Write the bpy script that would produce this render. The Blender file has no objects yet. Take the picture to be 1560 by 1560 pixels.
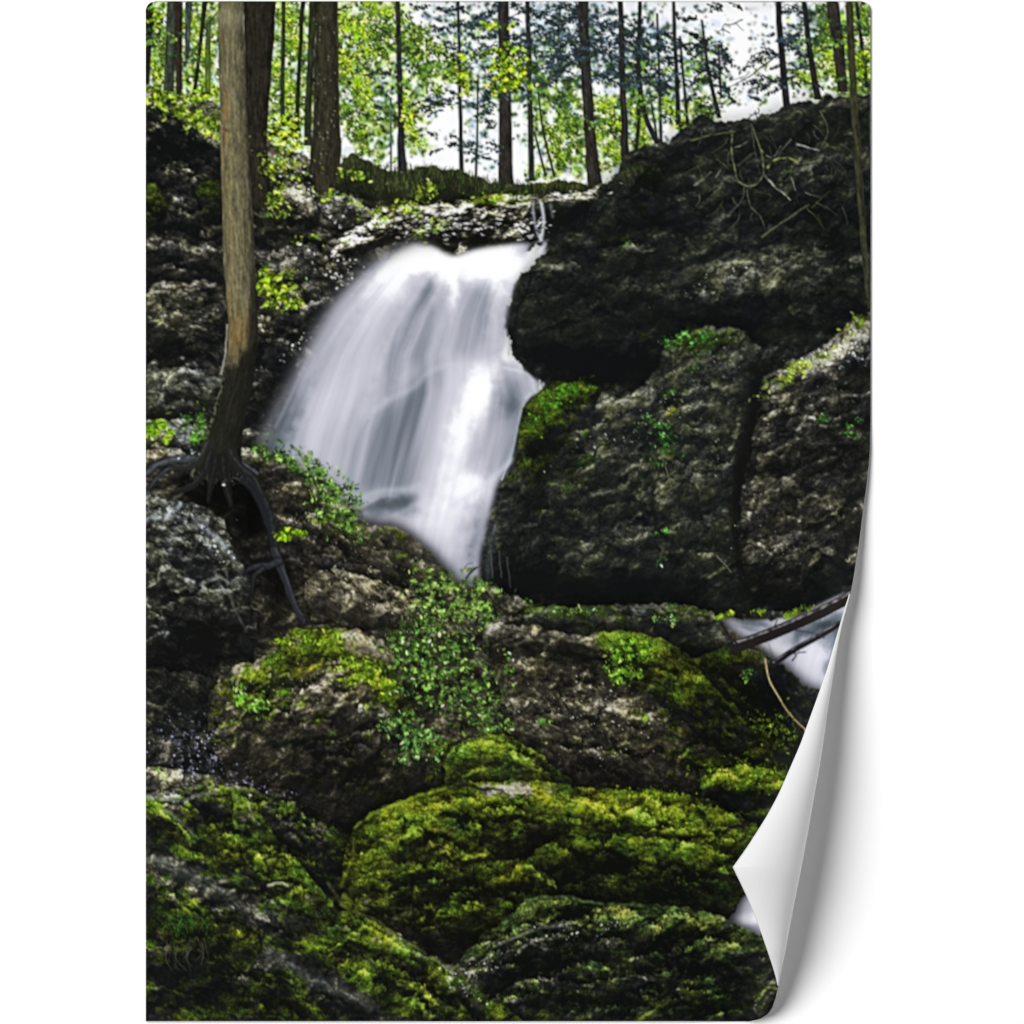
import bpy, math, random, bmesh
import numpy as np
from mathutils import Vector
# ================= camera, lamps, exposure =================
SC = bpy.context.scene
UNIT = 0.0006                                   # metres of paper per print unit
ZC = 1.40                                    # height of the picture's middle on the wall
CD = 5.0                                     # camera distance from the wall
cam = bpy.data.objects.new('camera', bpy.data.cameras.new('camera'))
cam.location = (0, -CD, ZC); cam.rotation_euler = (math.pi/2, 0, 0)
cam.data.sensor_width = 36; cam.data.lens = 36*CD/(1560*UNIT); cam.data.clip_end = 60
SC.collection.objects.link(cam); SC.camera = cam
W = bpy.data.worlds.new('World'); SC.world = W; W.use_nodes = True
bg = W.node_tree.nodes['Background']; bg.inputs['Color'].default_value = (1, 1, 1, 1); bg.inputs['Strength'].default_value = .03
def lamp(name, direction, dist, size, power):
    d = bpy.data.lights.new(name, 'AREA'); d.shape = 'DISK'; d.size = size; d.energy = power; d.color = (1, 1, 1)
    o = bpy.data.objects.new(name, d); SC.collection.objects.link(o)
    v = Vector(direction).normalized(); o.location = Vector((0, 0, ZC))+v*dist
    o.rotation_euler = (-v).to_track_quat('-Z', 'Y').to_euler()
lamp('studio_lamp', (-.80, -1., .22), 16.0, 10.6, 3680)
lamp('fill_lamp', (1, -.30, .1), 16.0, 5.3, 900)
SC.view_settings.view_transform = 'Standard'; SC.view_settings.look = 'None'; SC.view_settings.exposure = 0; SC.view_settings.gamma = 1
SC.view_settings.use_curve_mapping = False
SC.render.engine = 'CYCLES'; SC.cycles.max_bounces = 6
INK = .87
# ---- the printed picture, painted in picture-print units (1 unit = 0.6 mm of paper) ----
PX0, PY0, PW, PH = 222, 2, 1104, 1554
rng = np.random.RandomState(11); rnd = random.Random(5)
GX, GY = np.meshgrid(np.arange(PW, dtype=np.float32)+PX0+.5, np.arange(PH, dtype=np.float32)+PY0+.5)
PERM = np.random.RandomState(3).permutation(256).astype(np.int32); PERM = np.concatenate([PERM, PERM])
GRA = np.array([[math.cos(a), math.sin(a)] for a in np.linspace(0, 2*math.pi, 16, endpoint=False)], np.float32)

def perlin(x, y, s=0):
    xi = np.floor(x).astype(np.int32); yi = np.floor(y).astype(np.int32)
    xf = (x-xi).astype(np.float32); yf = (y-yi).astype(np.float32)
    xi = (xi+s*37) & 255; yi = (yi+s*91) & 255; x1 = (xi+1) & 255; y1 = (yi+1) & 255
    u = xf*xf*xf*(xf*(xf*6-15)+10); v = yf*yf*yf*(yf*(yf*6-15)+10)
    def g(ix, iy, dx, dy):
        q = GRA[PERM[PERM[ix]+iy] & 15]
        return q[..., 0]*dx+q[..., 1]*dy
    a = g(xi, yi, xf, yf); b = g(x1, yi, xf-1, yf); c = g(xi, y1, xf, yf-1); d = g(x1, y1, xf-1, yf-1)
    a = a+u*(b-a); c = c+u*(d-c)
    return (a+v*(c-a))*1.5

def fbm(x, y, o=4, s=0, g=.5):
    r = 0; a = 1.; t = 0
    for k in range(o):
        r = r+a*perlin(x, y, s+k); t += a; a *= g; x = x*2.03+13.7; y = y*2.03+7.1
    return r/t
def ridged(x, y, o=5, s=0, g=.55):
    r = 0; a = 1.; t = 0; w = 1.
    for k in range(o):
        n = 1-np.abs(perlin(x, y, s+k)); n = n*n
        r = r+a*n*w; t += a; w = np.clip(n*1.3, 0, 1); a *= g; x = x*2.07+5.3; y = y*2.07+9.9
    return r/t
def cells(x, y, s=0):
    """nearest-cell facets: (facet height with a tilt of its own per cell, gap to the next cell)"""
    xi = np.floor(x).astype(np.int32); yi = np.floor(y).astype(np.int32)
    b1 = np.full(x.shape, 9., np.float32); b2 = b1.copy(); fh = np.zeros_like(b1); va = np.zeros_like(b1)
    for dy in (-1, 0, 1):
        for dx in (-1, 0, 1):
            cx, cy = xi+dx, yi+dy; k = PERM[PERM[(cx+s*17) & 255]+((cy+s*31) & 255)]
            k2 = PERM[k+7]; px = cx+(k/256.)-x; py = cy+(k2/256.)-y
            d = (px*px+py*py).astype(np.float32); g = GRA[PERM[k2+3] & 15]
            f = (-(g[..., 0]*px+g[..., 1]*py)+.6*(k2/256.-.5)).astype(np.float32)
            n = d < b1
            b2 = np.where(n, b1, np.minimum(b2, d)); fh = np.where(n, f, fh); va = np.where(n, (k/256.).astype(np.float32), va); b1 = np.where(n, d, b1)
    return fh, np.sqrt(b2)-np.sqrt(b1), va
def box(a, r, ax):
    n = a.shape[ax]; p = [(0, 0)]*a.ndim; p[ax] = (r+1, r)
    c = np.cumsum(np.pad(a, p, mode='edge'), axis=ax, dtype=np.float64)
    hi = [slice(None)]*a.ndim; lo = list(hi); hi[ax] = slice(2*r+1, 2*r+1+n); lo[ax] = slice(0, n)
    return ((c[tuple(hi)]-c[tuple(lo)])/(2*r+1)).astype(np.float32)
def blur(a, s):
    if s < .8:
        for ax in (0, 1): a = .5*a+.25*(np.roll(a, 1, ax)+np.roll(a, -1, ax))
        return a
    r = max(1, int(round(s*.95)))
    for _ in range(3): a = box(box(a, r, 0), r, 1)
    return a
def smooth(p, closed=True, n=6):
    p = np.array(p, float); N = len(p); out = []
    for i in range(N if closed else N-1):
        if closed: a, b, c, d = p[i-1], p[i], p[(i+1) % N], p[(i+2) % N]
        else: a, b, c, d = p[max(i-1, 0)], p[i], p[i+1], p[min(i+2, N-1)]
        for k in range(n):
            t = k/n
            out.append(.5*(2*b+(c-a)*t+(2*a-5*b+4*c-d)*t*t+(3*b-a-3*c+d)*t**3))
    if not closed: out.append(p[-1])
    return np.array(out)
def poly(p, sm=True):
    p = smooth(p) if sm else np.array(p, float)
    m = np.zeros((PH, PW), bool); N = len(p)
    for i in range(N):
        (xa, ya), (xb, yb) = p[i], p[(i+1) % N]
        if ya == yb: continue
        if ya > yb: xa, ya, xb, yb = xb, yb, xa, ya
        r0 = max(0, math.ceil(ya-PY0-.5)); r1 = min(PH-1, math.ceil(yb-PY0-.5)-1)
        if r1 < r0: continue
        ys = np.arange(r0, r1+1)+PY0+.5
        xs = xa+(ys-ya)*(xb-xa)/(yb-ya)
        m[r0:r1+1] ^= GX[r0:r1+1] < xs[:, None]
    return m.astype(np.float32)
WARPX = (fbm(GX/22, GY/22, 4, 40)*9).astype(np.float32); WARPY = (fbm(GX/22, GY/22, 4, 50)*9).astype(np.float32)
def rough(m, k=1.):
    ix = np.clip(np.arange(PW)[None, :]+WARPX*k, 0, PW-1).astype(np.int32); iy = np.clip(np.arange(PH)[:, None]+WARPY*k, 0, PH-1).astype(np.int32)
    return blur(m[iy, ix], .7)
def blobs(L, dflt=0.):
    o = np.full((PH, PW), dflt, np.float32)
    for (x, y, rx, ry, a, v) in L:
        R = 2.6*max(rx, ry)
        x0, x1 = int(max(0, x-PX0-R)), int(min(PW, x-PX0+R)); y0, y1 = int(max(0, y-PY0-R)), int(min(PH, y-PY0+R))
        if x1 <= x0 or y1 <= y0: continue
        c, s = math.cos(math.radians(a)), math.sin(math.radians(a))
        dx = GX[y0:y1, x0:x1]-x+WARPX[y0:y1, x0:x1]*min(1.5, ry/12); dy = GY[y0:y1, x0:x1]-y+WARPY[y0:y1, x0:x1]*min(1.5, ry/12)
        u = (dx*c+dy*s)/rx; w = (-dx*s+dy*c)/ry
        o[y0:y1, x0:x1] += v*np.exp(-(u*u+w*w)**1.3)
    return o
def line(p, sm=True, pad=30, wob=0.):
    """distance to a polyline inside its box: slices, distance, position along 0..1, signed side"""
    p = smooth(p, False) if sm else np.array(p, float)
    x0 = int(max(0, p[:, 0].min()-PX0-pad)); x1 = int(min(PW, p[:, 0].max()-PX0+pad)); y0 = int(max(0, p[:, 1].min()-PY0-pad)); y1 = int(min(PH, p[:, 1].max()-PY0+pad))
    if x1 <= x0 or y1 <= y0: return None
    sl = (slice(y0, y1), slice(x0, x1)); X = GX[sl]+WARPX[sl]*wob; Y = GY[sl]+WARPY[sl]*wob
    D = np.full(X.shape, 1e9, np.float32); T = np.zeros_like(D); S = np.zeros_like(D)
    seg = np.hypot(*(p[1:]-p[:-1]).T); cum = np.concatenate([[0], np.cumsum(seg)]); tot = max(cum[-1], 1e-6)
    for i in range(len(p)-1):
        ax, ay = p[i]; bx, by = p[i+1]; L = max(seg[i], 1e-6); ex, ey = (bx-ax)/L, (by-ay)/L
        t = np.clip((X-ax)*ex+(Y-ay)*ey, 0, L); dx = X-ax-t*ex; dy = Y-ay-t*ey
        d = np.sqrt(dx*dx+dy*dy); k = d < D
        D[k] = d[k]; T[k] = ((cum[i]+t)/tot)[k]; S[k] = (dx*(-ey)+dy*ex)[k]
    return sl, D, T, S
IMG = np.zeros((PH, PW, 3), np.float32); REG = np.zeros((PH, PW), np.int32); NAMES = {0: None}
def region(name, m, label=None):
    k = len(NAMES); NAMES[k] = (name, label)
    REG[m > .5] = k
    return k
def put(col, a, sl=None):
    t = IMG if sl is None else IMG[sl]
    t += (np.asarray(col, np.float32)-t)*a[..., None]
def ramp(t, stops):
    xs = [s[0] for s in stops]
    return np.stack([np.interp(t, xs, [s[1][k] for s in stops]) for k in range(3)], -1).astype(np.float32)
def stroke(p, w0, w1, col, a=1., soft=1., wob=.25, sm=True, var=0.):
    r = line(p, sm, max(w0, w1)+6, wob)
    if r is None: return
    sl, D, T, S = r; w = w0+(w1-w0)*T
    m = np.clip((w/2-D)/soft+.5, 0, 1)*a
    if var: m = m*np.clip(.5+var*(perlin(GX[sl]/9, GY[sl]/9, 77)+.35), 0, 1)
    put(col, m, sl)
def stamp(xs, ys, ln, wd, an, cols, al, soft=.8):
    for x, y, l, w, a, c, o in zip(xs, ys, ln, wd, an, cols, al):
        R = max(l, w)+1.5; x -= PX0; y -= PY0
        x0, x1, y0, y1 = int(max(0, x-R)), int(min(PW, x+R+1)), int(max(0, y-R)), int(min(PH, y+R+1))
        if x1 <= x0 or y1 <= y0: continue
        dx = np.arange(x0, x1, dtype=np.float32)[None]+.5-x; dy = np.arange(y0, y1, dtype=np.float32)[:, None]+.5-y
        ca, sa = math.cos(a), math.sin(a); u = dx*ca+dy*sa; v = np.abs(dy*ca-dx*sa)
        m = np.clip((w*(1-(u/l)**2)-v)/soft+.5, 0, 1)*(np.abs(u) < l)*o
        t = IMG[y0:y1, x0:x1]; t += (c-t)*m[..., None]
def scatter(dens, n, lmin, lmax, asp, pal, ang=None, al=(.75, 1.), soft=.9, jit=.18, seed=0, lightmap=None):
    if lightmap is None: lightmap = np.clip(.80+1.7*fbm(GX/9, GY/8, 3, seed+500), .25, 1.5)
    r = np.random.RandomState(seed); c = np.cumsum(dens.ravel().astype(np.float64))
    if c[-1] <= 0: return
    i = np.searchsorted(c, r.rand(n)*c[-1]); i = np.clip(i, 0, c.size-1); ys, xs = i//PW, i % PW
    ln = lmin+(lmax-lmin)*r.rand(n)**1.8; wd = ln*(asp*(.7+.6*r.rand(n)))
    an = r.rand(n)*math.pi if ang is None else math.radians(ang[0])+r.randn(n)*math.radians(ang[1])
    P = np.array([q[1] for q in pal], np.float32); w = np.array([q[0] for q in pal], float); k = r.choice(len(pal), n, p=w/w.sum())
    cols = P[k]*(1+jit*r.randn(n, 1))*(1+.05*r.randn(n, 3))
    if lightmap is not None: cols = cols*lightmap[ys, xs][:, None]
    stamp(xs+PX0+r.rand(n), ys+PY0+r.rand(n), ln, wd, an, np.clip(cols, 0, 255).astype(np.float32), al[0]+(al[1]-al[0])*r.rand(n), soft)
STONE = [(0, (9, 11, 11)), (.25, (20, 22, 20)), (.5, (48, 48, 42)), (.7, (92, 90, 78)), (.85, (150, 148, 134)), (1, (214, 214, 206))]
DARK = [(0, (11, 14, 15)), (.2, (20, 23, 22)), (.4, (34, 37, 33)), (.6, (62, 64, 54)), (.78, (100, 102, 86)), (.9, (136, 138, 122)), (1, (190, 192, 180))]
SOIL = [(0, (13, 13, 11)), (.25, (30, 29, 24)), (.5, (62, 59, 47)), (.7, (104, 100, 82)), (.85, (152, 147, 126)), (1, (208, 203, 188))]
COOL = [(0, (12, 13, 12)), (.3, (29, 30, 28)), (.55, (66, 68, 61)), (.75, (112, 114, 104)), (.9, (160, 163, 154)), (1, (212, 215, 212))]
MOSS = [(0, (10, 12, 6)), (.25, (26, 31, 9)), (.5, (66, 80, 14)), (.7, (108, 128, 22)), (.85, (152, 172, 38)), (1, (206, 216, 90))]
MOSSD = [(0, (9, 12, 8)), (.25, (20, 28, 12)), (.5, (50, 63, 24)), (.7, (84, 103, 42)), (.85, (128, 148, 66)), (1, (184, 204, 100))]
MOSSG = [(0, (10, 13, 8)), (.25, (28, 36, 12)), (.5, (68, 86, 18)), (.7, (106, 132, 24)), (.85, (148, 172, 44)), (1, (202, 216, 96))]
EXPO_L = [(330,1290,110,70,25,.05),(560,1450,120,50,32,.05),(420,1470,120,60,20,.03),(940,1450,150,60,0,.05),(720,1290,150,60,0,.03),(1020,1270,120,40,8,.03),(1085,600,52,70,0,.07),(1060,720,50,70,0,.05),(1235,600,60,40,-18,.07),(1225,720,70,40,-20,.06),(1190,820,50,50,0,.05),(930,640,80,34,-24,.07),(880,800,70,60,0,.05),(900,545,110,26,8,-.10),(1000,500,60,26,0,-.08),(460,1050,70,34,-28,.09),(540,1070,60,40,20,.08),(450,1120,60,30,0,.06),(600,1100,30,30,0,.05),(540,880,80,40,28,.05),(880,1110,100,50,10,.03),(300,880,70,60,20,.04),(280,470,60,120,0,.05),(450,400,50,60,0,.05),(1130,430,120,40,-15,.05),  # x, y, rx, ry, angle, lighter or darker
 # left hill
 (262,220,70,45,20,-.16),(275,330,60,60,0,-.05),(300,190,80,14,28,.22),(395,300,30,40,0,-.12),(450,270,60,16,35,.20),(480,310,60,16,30,.28),(420,240,20,12,20,.3),(545,330,60,22,15,.10),
 (480,370,70,16,20,-.12),(440,420,40,20,15,.14),(520,395,50,14,25,.22),(470,470,60,10,-35,.22),(430,560,60,60,0,-.10),(270,450,50,80,0,.0),(270,540,50,18,0,-.10),(280,585,50,16,0,.08),(400,640,20,40,0,-.05),
 (250,490,40,14,10,.06),(560,365,50,8,10,.16),
 # ledge
 (620,330,50,10,-10,.12),(560,345,30,16,0,.05),(740,320,70,12,0,.16),(880,300,40,9,-12,.22),(800,350,30,16,0,.14),(690,352,20,10,0,-.28),(860,335,40,18,-25,-.30),(740,368,60,6,5,-.3),(590,350,40,12,-20,-.15),
 # right cliff
 (900,480,120,60,0,-.12),(900,560,130,26,10,-.22),(820,480,40,70,0,-.05),(1000,350,120,50,-20,-.1),(930,310,50,40,0,-.06),(1130,420,120,30,-18,.05),(1250,400,60,50,0,-.05),(1100,400,60,20,-20,.08),
 (1180,470,140,36,-10,-.14),(1290,340,40,70,0,-.12),(1010,260,70,18,-30,-.1),(1180,215,150,34,-12,-.13),(1290,190,60,40,0,-.1),(1180,390,120,26,-18,.07),(1120,440,110,18,-14,.05),(1200,330,80,30,-15,-.06),(860,405,60,10,8,.12),(960,380,40,10,0,.06),
 (1090,580,50,60,0,.08),(960,640,80,40,-25,.08),(1240,545,70,18,-22,.26),(1290,520,40,14,-20,.2),(1230,620,70,40,-20,.07),(1140,640,20,100,8,-.18),(1128,800,10,110,0,-.16),(1060,700,60,60,0,.02),
 (860,760,70,70,0,-.04),(800,820,70,60,0,-.06),(900,895,150,26,3,-.25),(1200,890,100,26,0,-.18),(1180,800,50,60,0,.05),(1080,860,50,30,0,.04),(1290,740,20,120,0,-.15),(780,880,50,30,0,-.12),(800,840,30,60,0,-.02),(900,690,60,30,-25,.02),
 # front
 (260,650,40,20,0,.12),(270,785,60,20,15,.16),(300,900,60,24,-25,.0),(310,975,80,34,-8,-.40),(240,860,30,50,0,.02),(345,880,16,70,-25,.10),(250,1010,30,24,0,-.15),(330,830,30,14,40,.2),
 (320,760,60,24,0,-.1),(400,740,24,60,30,-.08),(420,890,26,50,0,-.28),(370,800,30,40,0,-.15),(520,840,60,40,30,.02),(560,900,70,40,25,.06),(620,900,50,30,30,.1),(540,985,50,20,30,.14),(600,960,30,30,0,.1),
 (480,1010,90,34,-15,.08),(400,1060,60,30,-40,.05),(560,1040,60,20,25,.15),(560,1190,110,40,0,-.24),(470,1150,90,30,10,-.08),(380,1100,50,40,0,-.04),(620,1080,40,50,0,-.05),(290,1060,70,50,0,-.12),(440,1130,60,40,0,.0),
 (680,980,60,50,0,-.05),(700,1080,80,30,20,-.06),(720,1060,90,40,0,-.02),(800,1060,60,30,20,.03),(880,1000,70,18,10,-.12),(850,960,70,14,5,-.02),(880,1090,100,40,10,.05),(960,1080,80,40,10,.06),(760,950,60,16,-10,.1),(780,990,40,16,0,-.16),
 (900,1150,90,24,0,-.02),(1060,1000,50,30,20,-.18),(1010,960,60,18,0,-.04),(1160,1040,60,50,40,-.14),(1100,1010,40,16,15,.08),(1000,990,60,22,30,.16),(1080,1080,60,40,20,-.08),(1130,1130,60,30,20,-.02),(1190,1080,40,60,30,-.22),
 (1150,1180,60,20,10,.1),(1110,1210,50,16,0,-.22),(1060,1190,50,18,0,-.02),(960,1190,100,12,4,-.16),(930,1170,80,16,0,-.05),
 (760,1150,70,24,0,.16),(620,1250,70,24,-20,.16),(760,1212,70,16,0,.22),(860,1225,80,16,5,.14),(960,1235,60,14,5,.16),(1060,1260,70,16,15,.08),(560,1320,30,60,20,.06),(650,1300,70,16,8,.06),(780,1318,60,12,4,.16),(700,1285,80,14,5,-.04),
 (800,1285,40,18,-20,-.20),(720,1360,100,26,0,-.12),(600,1400,90,30,0,-.10),(700,1425,90,26,-30,-.30),(900,1290,60,26,0,-.08),(900,1310,50,16,0,-.16),(1020,1310,70,16,20,.04),(980,1360,110,20,0,-.18),(1090,1330,40,40,20,-.08),(880,1360,50,20,20,-.22),(680,1400,30,14,0,.08),(570,1370,40,12,0,.08),
 # lower left slope
 (250,1200,40,16,0,.14),(320,1190,60,10,10,.1),(300,1350,90,26,34,.12),(240,1310,30,12,30,.12),(260,1400,60,24,20,-.10),(370,1420,60,16,25,.05),(300,1490,70,40,0,-.18),(400,1500,60,40,10,-.14),(480,1500,60,16,36,.06),(540,1530,50,10,30,-.04),(440,1400,40,12,20,.08),(560,1400,50,12,38,.10),(620,1440,70,16,38,.14),(430,1300,50,22,30,.0),(330,1280,60,20,30,-.06),(250,1270,30,20,0,-.16),(420,1270,50,20,30,-.03),(490,1300,50,30,40,-.1),(560,1480,50,30,30,.10),(660,1530,50,20,30,.16),(700,1490,40,10,35,.04),(400,1350,70,16,20,.04),(310,1545,60,10,0,.1),(250,1545,40,12,5,.1),
 (460,1230,60,14,30,-.02),(500,1260,40,20,0,-.05),(540,1270,30,40,20,-.2),(500,1340,20,30,20,-.25),
 # lower right boulder
 (870,1375,80,10,3,.10),(790,1400,60,14,-30,.06),(740,1470,60,20,-40,.06),(840,1460,60,20,-5,-.26),(780,1480,40,20,-20,-.16),(820,1420,80,12,-5,.08),(900,1465,60,10,10,.08),(1000,1400,90,20,5,.10),(1060,1430,80,20,10,.08),(1030,1460,60,14,10,-.18),(1090,1480,60,16,0,-.22),(880,1485,60,14,0,.08),(960,1495,60,30,0,-.05),(800,1530,60,24,0,-.02),(860,1520,50,14,0,-.12),(1020,1500,90,10,-5,.08),(1080,1530,60,20,0,-.10),(950,1530,60,24,0,-.08),(1150,1480,30,40,0,-.1),(740,1530,40,20,0,.0),
]
MOSS_L = [(1060,1090,140,60,28,.42),(1020,1010,110,24,20,.3),(1000,1150,120,40,8,.25),(860,600,70,22,-12,.4),(820,680,40,60,0,.35),(1060,520,70,26,0,.3),(420,1040,60,40,-30,.2),(640,900,60,30,30,.2),(860,930,90,14,0,.3),(1100,1040,90,30,25,.3),
 (240,310,22,34,0,.8),(275,240,50,12,40,.35),(290,180,60,16,25,.5),(420,440,34,16,20,.0),(330,290,30,24,0,.3),(225,240,12,30,0,.4),(430,250,40,18,30,.2),(660,350,30,10,-30,.5),(610,320,30,12,0,.35),(560,310,40,20,0,.2),(740,305,70,10,0,.4),(520,290,50,20,20,.2),
 (985,250,36,26,0,.45),(990,280,22,20,0,.4),(1060,215,50,14,-20,.3),(1190,250,50,14,-10,.3),(930,370,60,12,0,.3),(1000,330,40,20,0,.2),
 (850,610,50,30,-25,.85),(870,592,40,12,-8,.5),(820,660,24,40,-10,.6),(880,660,30,40,0,.2),(1070,515,60,16,0,.6),(1060,560,40,40,0,.2),(1020,620,30,60,0,.25),(1010,690,30,40,0,.3),(1190,570,60,10,-30,.5),(830,740,60,60,-20,.3),(900,700,60,30,-20,.2),(1250,540,50,12,-24,.2),(1300,480,30,20,0,.3),
 (470,715,60,20,35,.2),(520,780,40,22,40,.3),(490,985,70,22,-15,.55),(570,1025,50,24,35,.7),(440,1020,70,22,-30,.4),(350,1080,60,50,0,.2),(480,1110,90,40,0,.15),(600,1050,40,40,40,.5),(470,960,40,10,0,.4),(430,940,40,20,0,.2),(500,1190,60,20,0,.2),
 (850,930,80,12,0,.3),(1030,935,60,12,0,.4),(960,985,60,26,25,.75),(1040,1000,60,18,25,.5),(1110,1000,50,14,15,.5),(1170,1100,50,30,45,.5),(1120,1060,60,30,30,.2),(1150,1180,70,26,10,.7),(1060,1160,60,20,0,.35),(1210,1130,24,16,30,.6),(1000,1040,50,20,0,.2),
 (755,1150,90,30,0,.85),(600,1290,90,70,0,.6),(820,1280,260,80,4,.55),(700,1370,160,60,0,.4),(1020,1330,140,60,10,.4),(960,1245,160,26,5,.5),(780,1205,60,12,0,-.7),(700,1230,20,8,0,-.4),
 (400,1320,80,40,30,.45),(450,1300,60,20,35,.3),(400,1230,60,16,20,.5),(270,1260,40,20,0,.2),(300,1290,60,26,30,.3),(300,1420,90,30,10,.5),(340,1430,60,24,0,.4),(420,1435,40,12,10,.4),(500,1450,60,22,30,.55),(560,1480,60,30,30,.75),(640,1520,80,30,30,.9),(310,1545,50,12,0,.9),(300,1520,60,20,0,.1),(420,1520,60,30,0,.15),(450,1540,60,20,0,.3),(480,1390,60,16,30,.2),(540,1390,40,20,40,.4),
 (880,1380,90,14,0,.5),(820,1390,40,14,-20,.3),(1010,1410,110,26,8,.55),(1090,1440,60,24,10,.5),(870,1475,60,10,-10,.2),(980,1500,90,40,0,.25),(830,1530,80,24,0,.25),(1090,1520,60,30,0,.4),(1000,1540,90,20,0,.3),(900,1420,60,20,0,.1),
 (300,1340,80,12,34,-.6),(400,1400,70,14,26,-.5),(500,1495,70,14,32,-.7),(245,1310,30,12,30,-.5),(420,1460,20,14,40,-.5),
]
LEAF_YG = [(250,70,60,60,0,.9),(300,50,50,60,0,.8),(300,130,60,40,0,.9),(430,60,40,70,0,1.),(445,160,40,50,0,1.1),(430,215,30,24,0,1.),(560,45,60,50,0,1.),(540,110,40,40,0,.8),(600,60,50,40,20,.9),(650,90,45,16,38,.9),(640,120,30,26,20,.6),(580,180,50,40,0,.7),(620,170,20,50,-10,.8),(560,230,30,24,0,.6),(640,205,20,24,20,.4),
  (700,115,20,16,0,.7),(850,180,40,40,0,.7),(880,230,40,30,0,.8),(920,220,30,36,0,.9),(940,180,24,30,0,.6),(975,200,20,50,0,.9),(1060,180,30,26,0,.5),(1010,140,24,24,0,.3),(1290,100,40,50,0,.9),(1320,60,14,60,0,1.),(1255,90,20,40,0,.7),(1300,30,40,20,0,.5),(1240,110,20,14,0,.6),(1100,150,20,14,0,.2),(830,265,30,10,0,.5),(1220,125,24,14,0,.6)]
LEAF_MG = [(560,90,60,60,0,.6),(620,150,40,50,0,.6),(660,90,50,20,40,.7),(580,200,50,36,0,.6),(700,60,30,50,0,.3),(730,130,30,60,0,.5),(800,120,40,60,0,.5),(850,120,50,50,0,.5),(870,200,50,40,0,.6),(950,150,40,60,0,.5),(1000,100,50,60,0,.4),(1075,110,30,40,0,.5),(1290,60,50,60,0,.8),(1240,60,24,50,0,.6),(260,60,60,70,0,.5),(440,100,40,90,0,.6),(1310,110,20,40,0,.7),(1170,110,20,40,0,.2)]
LEAF_DB = [(560,70,50,70,0,.3),(580,170,50,70,0,.4),(690,40,40,40,0,.7),(720,100,40,60,0,.7),(730,180,24,60,0,.6),(740,30,50,30,0,.6),(840,60,60,50,0,1.),(820,120,50,40,0,.8),(860,30,50,20,0,.9),(860,110,40,40,0,.8),(930,50,40,50,0,.8),(960,90,40,70,0,1.),(980,40,30,40,0,.7),(1000,140,40,60,0,.7),(1050,70,40,50,0,.4),(1090,120,30,50,0,.5),(680,215,30,12,0,.3),(740,230,30,30,0,.4),(660,150,24,20,0,.4),(1180,60,40,60,0,.4),(1160,130,40,20,0,.4),(1230,60,30,60,0,.6),(1300,60,30,80,0,.4),(1250,20,60,16,0,.4),(1140,30,30,8,0,.4),(1085,10,30,8,0,.4),(240,90,30,60,0,.4),(300,80,40,80,0,.4),(420,130,24,60,0,.4),(810,220,20,20,0,.3),(1120,170,20,14,0,.3),(900,260,16,10,0,.4)]
LEAF_FRONT = [(776,105,22,26,0,1.4),(770,130,20,8,0,1.),(810,133,10,5,0,.9),(700,105,12,30,0,.6),(760,38,20,5,0,.7),(300,148,14,7,0,1.1),(240,150,30,14,20,.9),(540,268,20,5,8,1.),(650,290,14,10,0,.7),(620,175,10,26,0,.8),(1310,95,14,14,0,.7),(430,200,24,20,0,.8),(1040,195,10,6,0,1.),(530,70,16,40,0,.4),(235,20,14,20,0,.4)]
DT = (36,36,33); DB_ = (44,40,36)
THIN = [([(226,2,6),(227,60,5),(224,128,4)],(28,26,24)),([(285,2,3),(284,90,2.5)],(66,82,70)),([(312,2,4),(306,60,3),(295,145,3)],(34,38,26)),([(318,30,4),(316,150,4)],(88,104,50)),
 ([(264,2,9),(260,70,8),(256,140,8)],(60,66,54)),([(272,2,6),(272,80,5),(274,162,5)],(50,40,34)),([(290,2,3),(286,90,2.4)],(70,80,80)),
 ([(432,2,3),(430,190,3.5)],(42,56,44)),([(462,2,3.5),(456,100,3),(452,210,4)],(34,40,22)),([(477,2,6),(472,120,5),(468,222,6)],(46,54,32)),
 ([(606,2,3.5),(608,90,4),(611,200,5),(613,262,7.5)],(42,40,48)),([(698,2,2.2),(700,100,2.5),(703,262,3.4)],(44,46,50)),
 ([(595,150,1.4),(596,268,1.6)],(80,96,120)),([(728,120,1.4),(727,200,1.5),(725,270,2)],(50,54,58)),
 ([(804,2,3.5),(806,120,3.8),(810,276,4.5)],(44,50,44)),([(820,140,1.5),(828,200,1.6),(845,270,2)],(46,54,36)),([(814,200,1.4),(831,268,2)],(46,54,36)),
 ([(767,2,8.5),(769,120,9),(771,240,10.5),(771,270,11.5),(772,298,14)],(52,47,44)),
 ([(888,2,8),(893,120,8),(901,230,9),(907,284,12)],(50,46,42)),([(945,2,4),(949,130,4.5),(953,246,6.5)],(46,42,42)),
 ([(975,2,3),(973,70,3.2),(975,130,3.6),(984,180,4),(1003,220,5)],(38,40,40)),([(976,130,3),(973,190,3),(968,240,3)],(40,44,36)),([(1001,20,1.6),(1004,110,2),(1007,216,2.6)],(46,50,46)),([(990,140,1.5),(1001,212,2)],(44,50,40)),
 ([(1026,2,2.6),(1030,90,3),(1034,192,4)],(40,40,42)),([(1036,55,1.6),(1042,130,2),(1048,196,2.6)],(40,42,40)),([(1069,30,1.6),(1078,100,2.4),(1086,140,3),(1096,180,3.6)],(34,34,34)),([(1094,70,1.2),(1099,150,1.8)],(44,46,44)),
 ([(1186,2,4.5),(1191,80,4.8),(1199,164,5.5)],(36,34,38)),([(1225,2,4),(1233,70,4.2),(1246,152,5.5)],(38,38,40)),([(1305,2,3),(1313,70,2.6),(1321,134,3)],(36,38,40)),
 ([(1268,2,10),(1276,60,9),(1284,140,7.5)],(50,46,42))]
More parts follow.
